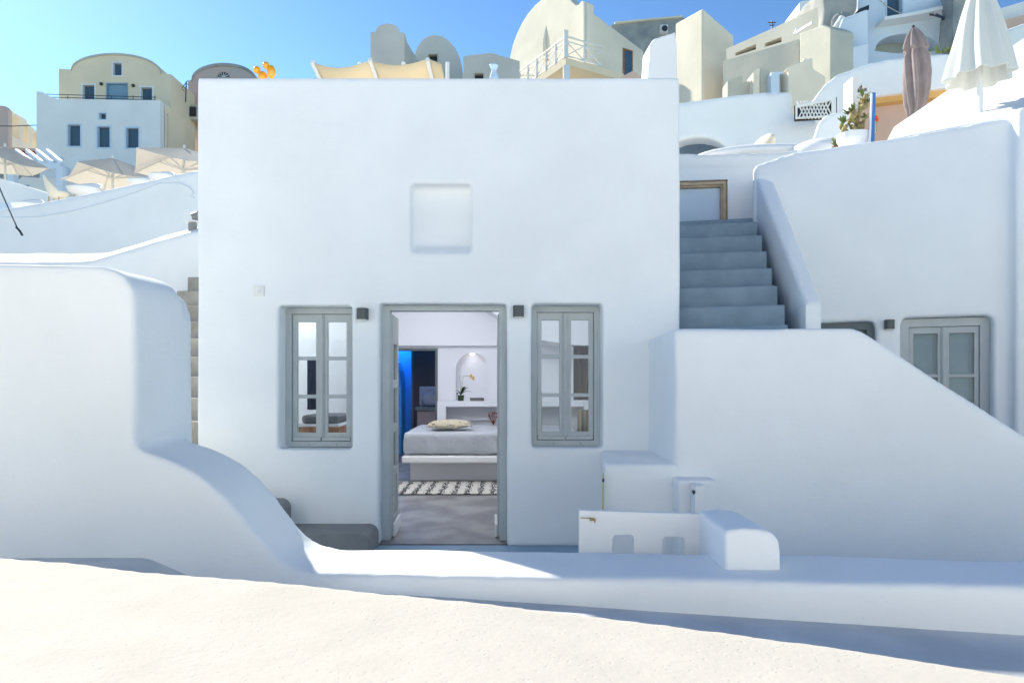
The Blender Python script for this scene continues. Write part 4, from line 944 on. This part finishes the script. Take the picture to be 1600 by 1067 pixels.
# grey block
gb = thing('grey_block', 'low grey flat roofed block with a dark opening left of the balcony', 'house', (PX(760, 25), 26, 7))
p = P_(25.5); wall_px('front_wall', p, [(724, 240), (724, 90), (730, 87), (768, 83), (771, 84), (812, 96), (812, 240)], [(740, 113.5, 757, 130)], 3, 'beige_grey', gb); far_window(gb, p, (740, 113.5, 757, 130), 'cream_grey', 'pane_dark')
# big vaulted house
bh, bl_, br_, pts_ = corner('big_vaulted_house', 'big cream barrel vaulted house with sunlit front above the white balcony', 912, 30.5, R(30), 796, 1006, 9, 100, 80, 'cream_pale')
N_, Lp, Rp, Bp = pts_; ug = bl_.uz(794, 100)[0]
go = [bl_.uz(914, 118), bl_.uz(914, 3), bl_.uz(910, 2), bl_.uz(906, 8), bl_.uz(901, 9)]
for a_, b_ in ((896, 4), (888, -3), (875, -8), (862, -7), (850, -2), (838, 8), (826, 22), (816, 38), (808, 55), (802, 72), (798, 90), (796, 105), (795, 118)): go.append(bl_.uz(a_, b_))
bm = BM(); slab(bm, bl_.w, go, [], -.05, .5); obj('gable_wall', bm, 'cream_pale', bh, bevel=.04)
f = stuck_window(bh, br_, (973, 78, 988, 122), 'wood', 'pane_blue', 'brown framed window in the shaded side wall')
bm = BM(); q = br_.w(*[(u, -.06, z) for u, z in [br_.uz(913.5, 6)]][0]); tube(bm, [q, Vector((q.x, q.y, q.z-6.5))], .05, 6); obj('downpipe', bm, 'cream_grey', bh)
# balcony
bc = thing('balcony', 'white railed balcony projecting from the big cream vaulted house', 'balcony', (PX(860, 30), 30, 12))
yw = R(30); dL = Vector((-math.sin(yw), math.cos(yw))); dR = Vector((math.cos(yw), math.sin(yw))); C0 = Vector((PX(884, 29.0), 29.0))
def hitc(d, px, O): k = (px-800)/F; t = (k*O.y-O.x)/(d.x-k*d.y); return t
tl = hitc(dL, 786, C0); tr = hitc(dR, 912, C0); zR = PZ(62, 29.0); zF = PZ(90, 29.0)
def cp(tL, tR, z): q = C0+dL*tL+dR*tR; return Vector((q.x, q.y, z))
bm = BM(); hexa(bm, [cp(0, 0, zF-.30), cp(0, tr+2.2, zF-.30), cp(tl, tr+2.2, zF-.30), cp(tl, 0, zF-.30)], [cp(0, 0, zF), cp(0, tr+2.2, zF), cp(tl, tr+2.2, zF), cp(tl, 0, zF)]); obj('floor_slab', bm, 'cream', bc)
def rail_run(A, B, nb):
    for k in range(nb):
        a, b_ = A.lerp(B, k/nb), A.lerp(B, (k+1)/nb); h = .92; up = Vector((0, 0, 1)); bm = BM()
        bar(bm, a+up*h, b_+up*h, .06); bar(bm, a+up*.1, b_+up*.1, .05); bar(bm, a+up*.72, b_+up*.72, .04)
        bar(bm, a, a+up*h, .08); bar(bm, a+up*.1, b_+up*.72, .035); bar(bm, a+up*.72, b_+up*.1, .035); obj('railing_panel', bm, 'rail_white', bc)
rail_run(cp(0.04, 0.04, zF), cp(tl, .04, zF), 7); rail_run(cp(.04, .04, zF), cp(.04, tr+1.0, zF), 2)
bm = BM(); bar(bm, cp(.04, .04, zF), cp(.04, .04, zF+1.15), .18); obj('corner_post', bm, 'rail_white', bc)
bm = BM(); bar(bm, cp(.12, .12, zF-.3), cp(.12, .12, terrain(0, 29)), .28); obj('pillar', bm, 'plaster_far', bc)
bm = BM(); pdr = Plane(0, 1, 1, 1); q = cp(tl*.35, 1.15, 0); 
f = stuck_window(bh, bl_, (838, 62, 856, 104), 'blue_white', 'pane_blue', 'pale blue balcony door')
bu = thing('closed_parasol', 'closed cream parasol standing on the white balcony', 'umbrella', cp(tl*.38, .35, zF)); q = cp(tl*.38, .35, zF)
def closed_umbrella(t, base, h0, h1, prof, m, nf=8, amp=.18, twist=0., pole_m='rail_white', pr=.03, bend=None, n=64, cap=None):
    bm = BM(); rows = []; N_ = len(prof)
    # resample profile
    zs = []
    for i in range(N_-1):
        for k in range(4): s_ = k/4; zs.append((prof[i][0]*(1-s_)+prof[i+1][0]*s_, prof[i][1]*(1-s_)+prof[i+1][1]*s_))
    zs.append(prof[-1])
    for r_, t_ in zs:
        z = h0+(h1-h0)*t_; off = bend(t_) if bend else 0
        rows.append([bm.verts.new(Vector(base)+Vector((off+r_*(1+amp*math.cos(nf*a+twist*t_*6)+amp*.5*math.sin(3*a+5*t_)*(1-t_))*math.cos(a), r_*(1+amp*math.cos(nf*a+twist*t_*6))*math.sin(a), z))) for a in [2*math.pi*j/n for j in range(n)]])
    for a, b_ in zip(rows, rows[1:]):
        for j in range(n): bm.faces.new([a[j], a[(j+1) % n], b_[(j+1) % n], b_[j]])
    o = obj('canopy', bm, m, t, smooth=True); s = o.modifiers.new('thick', 'SOLIDIFY'); s.thickness = .008
    bm = BM(); tube(bm, [Vector(base)+Vector((0, 0, -.1)), Vector(base)+Vector((0, 0, h1+.03))], pr, 10); obj('pole', bm, pole_m, t)
    return o
closed_umbrella(bu, q, .8, 2.3, [(.13, 0), (.10, .1), (.14, .3), (.12, .6), (.06, .85), (.02, 1)], 'cream_pale', 6, .25)
# grey ruin behind
p = P_(40); ru = thing('ruined_wall', 'weathered grey stone building with an exhaust fan behind the cream houses', 'house', (PX(1010, 40), 41, 12))
wall_px('stone_wall', p, [(955, 260), (955, 40), (962, 37), (1000, 33), (1060, 27), (1066, 28), (1085, 33), (1085, 260)], [], 3, 'stone_grey', ru)
bm = BM(); ar2 = p.pts([(960, 36.5), (1000, 32.5), (1066, 26.5), (1066, 29), (1000, 35), (960, 39)]); slab(bm, p.w, ar2, [], -.15, 3.1); obj('coping', bm, 'cream_pale', ru)
fan_ = thing('exhaust_fan', 'small white exhaust fan box on the grey stone wall', 'fan', (PX(1038, 39.8), 39.8, PZ(50, 39.8)))
bm = BM(); slab(bm, P_(39.7).w, P_(39.7).pts([(1032, 51), (1032, 39), (1044, 39), (1044, 51)]), [], 0, .28); obj('casing', bm, 'rail_white', fan_)
bm = BM(); lathe(bm, [(.17, 0), (.17, .04)], (0, 0, 0)); bmesh.ops.transform(bm, matrix=Matrix.Translation(PT(1038.5, 45, 39.65))@Matrix.Rotation(R(90), 4, 'X'), verts=bm.verts); obj('fan_grille', bm, 'metal_dark', fan_)
# small tan roof corner and antenna in front of big house
wall_px('gable', P_(16), [(968, 400), (968, 122), (989, 111), (1004, 122), (1004, 400)], [], .8, 'terracotta'); tag(bpy.data.objects['gable'], 'tiny tan gable peeking over the roof beside the parapet horn', 'roof')
# cream cube
cc, cl_, cr_, pts_ = corner('cream_cube_house', 'plain cream cubic house with a sharp corner right of the roof horn', 1098, 24, R(26), 1055, 1147, 13, 37, 56, 'cream_pale')
# --- long wall building
p = Plane(1120, 23.5, 1287, 20.5)
lb = thing('long_house', 'long cream house with two slit windows stepping up to the right', 'house', (PX(1220, 23), 23, 8))
sl_ = [[(1149, 88), (1149, 83), (1181, 69), (1181, 77.5)], [(1195, 74), (1195, 68), (1221, 58), (1221, 66)]]
wall_px('upper_wall', p, [(1135, 260), (1135, 77), (1147, 71.5), (1180, 57), (1215, 41), (1250, 25), (1289, 6), (1289, 260)], sl_, .5, 'cream_pale', lb)
bm = BM(); slab(bm, p.w, p.pts([(1140, 260), (1140, 80), (1287, 12), (1287, 260)]), [], .55, 4); obj('house_body', bm, 'cream_pale', lb)
for s_ in sl_:
    bm = BM(); slab(bm, p.w, p.pts([(a-.5, b_) for a, b_ in s_]), [], .25, .3); obj('slit_pane', bm, 'pane_dark', lb)
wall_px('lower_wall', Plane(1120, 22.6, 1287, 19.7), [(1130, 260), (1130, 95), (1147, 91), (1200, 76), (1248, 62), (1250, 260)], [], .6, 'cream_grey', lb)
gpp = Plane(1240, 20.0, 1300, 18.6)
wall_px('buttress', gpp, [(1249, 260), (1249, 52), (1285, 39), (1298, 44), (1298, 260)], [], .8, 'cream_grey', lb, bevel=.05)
ch = thing('chimney', 'white round topped chimney on the long cream house', 'chimney', (PX(1262, 23), 23, PZ(26, 23)))
wall_px('chimney_body', P_(22.5), [(1249, 30), (1249, 8)]+arch(1249, 6, 1278, 8, 1, 10)+[(1278, 30)], [], 1.2, 'plaster_far', ch, bevel=.04)
bm = BM(); bar(bm, PT(1242, 53, 19.0), PT(1270, 36, 18.4), .07); bar(bm, PT(1242, 54, 19.0), PT(1246, 46, 19.0), .09); tag(obj('awning_arm', bm, 'rail_white'), 'short white pole sticking out above the grey buttress wall', 'pole')
# lower lit fragments in front
for nm, lab, pts2, m_, Y, dd in (
    ('pillar', 'pale sunlit pillar below the long cream house', [(1177, 200), (1177, 113), (1187, 107), (1187, 200)], 'cream_pale', 18.6, .5),
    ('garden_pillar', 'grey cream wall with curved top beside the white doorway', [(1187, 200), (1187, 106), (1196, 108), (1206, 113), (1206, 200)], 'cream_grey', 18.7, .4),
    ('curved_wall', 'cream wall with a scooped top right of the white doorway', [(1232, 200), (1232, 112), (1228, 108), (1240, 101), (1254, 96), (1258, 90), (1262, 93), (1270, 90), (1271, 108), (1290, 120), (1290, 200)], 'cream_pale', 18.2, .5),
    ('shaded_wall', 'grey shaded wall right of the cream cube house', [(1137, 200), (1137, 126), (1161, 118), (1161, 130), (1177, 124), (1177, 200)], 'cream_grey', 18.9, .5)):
    o = wall_px(nm, P_(Y), pts2, [], dd, m_, bevel=.03); tag(o, lab, 'wall' if 'wall' in nm else 'pillar')
dw_ = thing('doorway', 'bright white doorway opening below the long cream house', 'doorway', (PX(1219, 18.5), 18.5, 5))
wall_px('door_surround', P_(18.4), [(1205, 200), (1205, 113), (1233, 112), (1233, 200)], [(1218, 116, 1230, 198)], .4, 'blue_white', dw_); bm = BM(); slab(bm, P_(18.75).w, P_(18.75).pts([(1206, 200), (1206, 114), (1232, 114), (1232, 200)]), [], 0, .1); obj('door_panel', bm, 'white_paint', dw_)
# grey rocky house top and rock
rk = thing('rocky_house', 'grey weathered house with broken plaster at the top right of the long house', 'house', (PX(1315, 21), 22, 9))
wall_px('front_wall', P_(20.2), [(1286, 260), (1286, -30), (1341, -30), (1341, 14), (1330, 20), (1317, 30), (1311, 45), (1311, 260)], [], 2.5, 'stone_grey', rk, vox=.12, it=4, wav=.25)
bm = BM()
for k in range(16):
    c = PT(1303+random.uniform(-4, 10)+(7 if k < 6 else 0), 28+k*5.5, 19.9); bmesh.ops.create_icosphere(bm, subdivisions=2, radius=random.uniform(.12, .26), matrix=Matrix.Translation(c)@Matrix.Diagonal((1, .8, 1.3, 1)))
for v in bm.verts: v.co += Vector(noise.noise_vector(v.co*4))*.1
o = obj('rock_edge', bm, 'stone_grey', rk)
bm = BM(); tube(bm, [PT(1305, 45, 19.6), PT(1316, 28, 19.6)], .09, 10); obj('drain_pipe', bm, 'rail_white', rk)
# --- white blue buildings top right
ub = thing('upper_white_house', 'bluish white house with a blue window and a wide grey arch at the upper right', 'house', (PX(1420, 22), 22, 9))
p = P_(21); aw = [(1383, -12, 1412, 33)]; ar = [(1366, 80)]+arch(1368, 76, 1472, 80, 53, 16)+[(1440, 82), (1400, 84)]
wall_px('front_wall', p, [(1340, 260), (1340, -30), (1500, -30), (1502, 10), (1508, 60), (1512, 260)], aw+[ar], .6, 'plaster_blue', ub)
far_window(ub, p, aw[0], 'blue_white', 'pane_blue', fw=.05); bm = BM(); slab(bm, p.w, p.pts([(1360, 90), (1360, 45), (1480, 45), (1480, 90)]), [], .61, .8); obj('arch_back', bm, 'cream_grey', ub)
wall_px('parapet_band', p, [(1368, 45), (1368, 40), (1412, 33), (1500, 14), (1500, 20), (1412, 38)], [], .5, 'plaster_far', ub, d0=-.5)
wl = thing('white_side_house', 'plain pale blue white wall block beside the rocky edge', 'house', (PX(1335, 20), 20, 8))
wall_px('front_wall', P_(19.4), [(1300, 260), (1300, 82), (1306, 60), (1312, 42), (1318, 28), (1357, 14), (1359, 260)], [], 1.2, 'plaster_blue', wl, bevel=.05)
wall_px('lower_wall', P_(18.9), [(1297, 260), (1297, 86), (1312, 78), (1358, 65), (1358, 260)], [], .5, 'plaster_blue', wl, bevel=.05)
wall_px('window_reveal', P_(20.5), [(1343, 18), (1343, 14), (1358, 8), (1358, 15)], [], .3, 'pane_dark', wl)
sl2 = thing('stone_ruin', 'rough stone wall remains between the white houses at the top right', 'wall', (PX(1505, 20), 20, 9))
wall_px('stone_wall', P_(20), [(1488, 90), (1488, -30), (1520, -30), (1525, 90)], [], .6, 'stone_grey', sl2, vox=.1, it=2, wav=.3)
ur = thing('terraced_house', 'white terraced house behind the white umbrella at the top right corner', 'house', (PX(1580, 17), 17, 8))
wall_px('upper_wall', P_(18), [(1540, 200), (1540, 20), (1566, 12), (1600, 2), (1700, -20), (1700, 200)], [], 1, 'plaster_far', ur, bevel=.05)
wall_px('tan_recess', P_(17.4), [(1560, 200), (1560, 34), (1600, 24), (1700, 5), (1700, 200)], [], .4, 'terracotta', ur)
wall_px('lower_wall', P_(16.6), [(1540, 240), (1540, 58), (1572, 46), (1600, 36), (1700, 8), (1700, 240)], [], .6, 'plaster_far', ur, bevel=.08)
# --- curved walls right of the stairs
cw = wall_px('curved_white_wall', Plane(1040, 14.5, 1300, 13.5), [(1040, 420), (1040, 163), (1080, 158), (1150, 148), (1200, 144), (1236, 143), (1238, 150), (1238, 178), (1243, 184), (1262, 187), (1276, 186), (1278, 195), (1278, 420)],
   [[(1030.0, 238)]+[(1045, 238)]] and [[(1042, 240)]+arch(1046, 238, 1136, 238, 215, 14)+[(1138, 240)]], .5, 'plaster', vox=.05, it=5, wav=.03)
tag(cw, 'broad white wall with a low dark arch above the cement stairs', 'wall')
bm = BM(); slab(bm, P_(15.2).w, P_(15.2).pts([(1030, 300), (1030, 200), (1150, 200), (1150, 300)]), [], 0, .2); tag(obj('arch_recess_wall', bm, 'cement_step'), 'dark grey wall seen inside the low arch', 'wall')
tw = wall_px('terrace_parapet', Plane(1250, 15.5, 1520, 15), [(1262, 420), (1266, 175), (1268, 160), (1290, 130), (1310, 115), (1335, 106), (1360, 98), (1400, 90), (1450, 85), (1500, 82), (1560, 80), (1560, 420)], [], .6, 'plaster', vox=.05, it=6, wav=.03)
tag(tw, 'long curved grey white terrace parapet behind the taupe umbrella', 'wall')
fw_ = wall_px('front_curved_wall', Plane(1240, 12.2, 1440, 11.6), [(1270, 420), (1271, 215), (1278, 194), (1285, 184), (1293, 178), (1318, 173), (1332, 172), (1336, 180), (1337, 420)], [], .4, 'plaster', vox=.04, it=6, wav=.02)
tag(fw_, 'white wall with rounded left shoulder behind the potted cactus', 'wall')
bl2 = thing('bell_niche', 'small white masonry box with a round arched opening above the cactus', 'niche', (PX(1345, 14.6), 14.6, 7))
wall_px('box_body', P_(14.4), [(1332, 320), (1332, 120), (1347, 119), (1347, 140), (1360, 135), (1360, 320)], [[(1339, 145)]+arch(1340, 145, 1355, 143, 133, 10)], .4, 'plaster_far', bl2, bevel=.02)
ow = wall_px('ochre_band', P_(13.4), [(1369, 162), (1369, 150), (1420, 144), (1480, 137), (1480, 152), (1420, 156)], [], .3, 'ochre'); tag(ow, 'orange ochre beam above the pink terrace wall', 'beam')
wall_px('ochre_coping', P_(13.3), [(1366, 151), (1366, 148), (1420, 142), (1485, 134), (1485, 137), (1420, 144.5)], [], .5, 'plaster_far', ow)
pw = wall_px('pink_wall', P_(13.6), [(1326, 320), (1326, 172), (1364, 166), (1400, 158), (1480, 150), (1480, 320)], [], .3, 'terracotta'); tag(pw, 'dusty pink terrace wall under the ochre beam', 'wall')
bp_ = thing('blue_post', 'bright blue painted wooden post beside the potted cactus', 'post', (PX(1362, 7.8), 7.8, 4))
bm = BM(); bar(bm, PT(1362, 222, 7.8), PT(1364, 146, 7.8), .042); obj('shaft', bm, 'blue_paint', bp_); bm = BM(); bar(bm, PT(1359, 222, 7.76), PT(1362, 147, 7.76), .018, .012); obj('front_face', bm, 'white_paint', bp_)
# lattice panel
la = thing('lattice_panel', 'white diagonal lattice panel leaning in a dark frame right of the curved white wall', 'lattice', (PX(1270, 13), 13, 5))
p = Plane(1235, 13.2, 1310, 12.9); bm = BM(); slab(bm, p.w, p.pts([(1243, 186), (1243, 166), (1306, 153), (1306, 182)]), [p.pts([(1246, 184), (1246, 169), (1299, 158), (1299, 181)])], -.03, .03); obj('frame', bm, 'rail_white', la)
bm = BM()
for k in range(12):
    x_ = 1242+k*5.4
    for s_ in (-1, 1):
        a = (x_, 186); b_ = (x_+s_*13, 158)
        if 1243 < b_[0] < 1302 and 1243 < a[0] < 1302: bar(bm, p.w(*[(u, 0, z) for u, z in [p.uz(*a)]][0]), p.w(*[(u, 0, z) for u, z in [p.uz(*b_)]][0]), .035, .02)
obj('slats', bm, 'rail_white', la); bm = BM(); slab(bm, p.w, p.pts([(1241, 188), (1241, 164), (1308, 150), (1308, 184)]), [], .06, .09); obj('backing', bm, 'metal_dark', la)
# roof humps and boulders behind the right house
def hump(name, label, px, py, Y, rx, rz, m='plaster_soft'):
    bm = BM(); c = PT(px, py, Y); ball(bm, c, 1, 24, (rx, .5, rz)); tag(obj(name, bm, m, smooth=True), label, 'roof dome')
hump('roof_dome', 'low white roof dome beside the potted cactus', 1275, 245, 9.6, .42, .20); hump('roof_dome', 'small cream white round dome on the terrace wall above the stairs', 1191, 231, 11.5, .13, .16, 'cream_pale')
hump('roof_dome', 'long flat white roof dome between the stairs and the low domes', 1200, 248, 10.0, 1.1, .14)
# potted cactus
po = thing('potted_cactus', 'large potted cactus with knobbly arms in a white tub on the right house roof', 'plant', (PX(1335, 7.95), 7.95, 4.1))
c = PT(1335, 224, 7.95); bm = BM(); lathe(bm, [(.13, -.05), (.17, .03), (.175, .10), (.155, .10)], c, 20, 1.15, 1); obj('tub', bm, 'plaster_soft', po, smooth=False)
bm = BM(); ball(bm, c+Vector((.0, 0, .10)), 1, 16, (.18, .14, .035)); obj('soil', bm, 'soil', po)
bm = BM()
stems = [[(1335, 212), (1334, 200), (1330, 188), (1327, 178)], [(1338, 210), (1342, 195), (1340, 180), (1345, 168), (1347, 158), (1350, 152)], [(1322, 212), (1319, 203), (1318, 192)], [(1341, 208), (1347, 196), (1350, 186)], [(1345, 170), (1351, 166), (1356, 160)], [(1330, 190), (1333, 180), (1333, 174)]]
for s_ in stems:
    for a, b_ in zip(s_, s_[1:]):
        for k in range(3):
            q = PT(a[0]+(b_[0]-a[0])*k/3, a[1]+(b_[1]-a[1])*k/3, 7.95)+Vector((random.uniform(-.01, .01), random.uniform(-.05, .05), 0)); ball(bm, q, random.uniform(.019, .031), 10, (1, 1, 1.3))
obj('stems', bm, 'cactus', po, smooth=True)
bm = BM()
for s_ in stems:
    for k in range(26):
        b_ = s_[-1] if k < 10 else random.choice(s_); q = PT(b_[0]+random.uniform(-2, 2), b_[1]+random.uniform(-2, 2), 7.95); a = random.uniform(0, 6.28); leafmesh(bm, q, q+Vector((math.cos(a)*.07, random.uniform(-.05, .05), .05+.03*math.sin(a))), .014, .0, 3)
obj('leaves', bm, 'leaf', po)
sm = thing('small_succulent', 'small yellow green succulent left of the white tub', 'plant', (PX(1307, 8.2), 8.2, 4.15)); bm = BM(); q = PT(1307, 231, 8.2)
for k in range(16): a = k*.9; leafmesh(bm, q, q+Vector((math.cos(a)*.07, math.sin(a)*.05, random.uniform(.05, .15))), .02, .01, 4)
obj('leaves', bm, 'leaf', sm); bm = BM(); ball(bm, q, .045, 10, (1.3, 1, .6)); obj('root_ball', bm, 'soil', sm)
rp_ = thing('red_leaf_plant', 'dark red leafy plant beside the white tub', 'plant', (PX(1354, 8.3), 8.3, 4.2)); bm = BM(); q = PT(1354, 214, 8.3)
for k in range(40): a = random.uniform(0, 6.28); leafmesh(bm, q, q+Vector((math.cos(a)*.09, math.sin(a)*.05, random.uniform(-.04, .10))), .012, .0, 3)
obj('leaves', bm, 'soil_red', rp_)
rf2 = thing('red_flower', 'single red flower on a thin stalk right of the blue post', 'flower', (PX(1369, 8.8), 8.8, 4.2)); bm = BM(); q = PT(1369, 186, 8.8)
for k in range(8): a = k*.785; leafmesh(bm, q, q+Vector((math.cos(a)*.045, -.01, math.sin(a)*.045)), .02, 0, 3)
obj('petals', bm, 'flower_red', rf2); bm = BM(); tube(bm, [PT(1362, 222, 8.8), PT(1369, 205, 8.8), q], .006, 5); obj('stalk', bm, 'leaf', rf2)
# greenery behind the terrace parapet
for k, (x_, y_) in enumerate(((1447, 85), (1468, 82), (1482, 80))):
    g_ = thing('green_plant', ('small green plant nearest the taupe umbrella on the parapet', 'small green plant in the middle of the row on the parapet', 'green plant closest to the white umbrella on the parapet')[k], 'plant', PT(x_, y_+2, 15.9), 'green plants along the terrace parapet'); bm = BM(); q = PT(x_, y_+2, 15.9)
    for j in range(18): leafmesh(bm, q+Vector((random.uniform(-.09, .09), 0, 0)), q+Vector((random.uniform(-.15, .15), random.uniform(-.1, .1), random.uniform(.05, .17))), .02, 0, 3)
    obj('leaves', bm, 'leaf', g_)
# --- closed umbrellas at the right
tu = thing('taupe_umbrella', 'closed taupe patio umbrella tied near its foot', 'umbrella', PT(1425, 205, 12.6))
b0_ = PT(1427, 205, 12.6); hh = PT(1427, 43, 12.6).z-b0_.z
closed_umbrella(tu, b0_, 0.05, hh, [(.10, 0), (.12, .04), (.055, .10), (.09, .14), (.15, .24), (.18, .38), (.19, .55), (.175, .70), (.145, .765), (.18, .78), (.165, .83), (.11, .92), (.045, .985), (.01, 1)], 'taupe', 7, .26, .8, 'metal_dark', .025, bend=lambda t_: .06*math.sin(t_*3)-.10*max(0, .18-t_)*5)
wu = thing('white_umbrella', 'closed white fabric umbrella with a white pole on the sunlit roof', 'umbrella', PT(1531, 200, 7.7))
b1_ = PT(1531, 200, 7.7); h1_ = PT(1531, -34, 7.7).z-b1_.z; h0_ = PT(1531, 122, 7.7).z-b1_.z
def wrad(px): return (px)/F*7.7
closed_umbrella(wu, b1_, h0_, h1_, [(wrad(45), 0), (wrad(43), .06), (wrad(39), .2), (wrad(32), .4), (wrad(24), .62), (wrad(14), .85), (wrad(3), 1)], 'cloth_white', 9, .13, .18, 'rail_white', .03, n=96, bend=lambda t_: (1-t_)*.0)

# small services on the upper houses
bm = BM(); tube(bm, [PT(1362, -10, 20.9), PT(1385, 10, 20.8), PT(1408, 22, 20.8), PT(1435, 25, 20.9)], .014, 5); tag(obj('overhead_cable', bm, 'cream_grey'), 'thin pale cable slung across the blue window of the upper white house', 'cable')
fl_ = thing('floodlight', 'small dark floodlight on the ledge of the upper white house left of the white umbrella', 'light', PT(1466, 27, 20.2))
bm = BM(); hexa(bm, [PT(1459, 26, 20.2), PT(1473, 30, 20.2), PT(1473, 30, 20.5), PT(1459, 26, 20.5)], [PT(1463, 21, 20.2), PT(1474, 26, 20.2), PT(1474, 26, 20.5), PT(1463, 21, 20.5)]); obj('housing', bm, 'metal_dark', fl_)
bm = BM(); tube(bm, [PT(1460, 24, 20.4), PT(1452, 23, 20.45)], .03, 6); tube(bm, [PT(1472, 31, 20.4), PT(1480, 30, 20.45), PT(1484, 20, 20.45)], .02, 6); obj('bracket', bm, 'metal_dark', fl_)
an2 = thing('antenna', 'short dark antenna standing on the roofline of the long cream house', 'antenna', PT(1188, 52, 24))
bm = BM(); tube(bm, [PT(1206, 48, 23), PT(1206, 33, 23)], .025, 5); tube(bm, [PT(1200, 36, 23), PT(1212, 36, 23)], .018, 5); tube(bm, [PT(1202, 40, 23), PT(1210, 40, 23)], .018, 5); obj('mast', bm, 'metal_dark', an2)
dp = thing('drainpipe', 'thin vertical drainpipe on the cream side wall of the vaulted house at the left', 'pipe', PT(254, 240, 34))
bm = BM(); tube(bm, [Vector((PX(250, 34)+.05, 34.6, PZ(178, 34.6))), Vector((PX(250, 34)+.05, 34.6, PZ(300, 34.6)))], .05, 6); obj('pipe', bm, 'cream_grey', dp)
bm = BM(); tube(bm, [PT(1291, 200, 13.9), PT(1291, 186, 13.9), PT(1296, 178, 13.9)], .02, 6); tag(obj('hose', bm, 'cement'), 'thin grey hose hanging beside the lattice panel', 'hose')
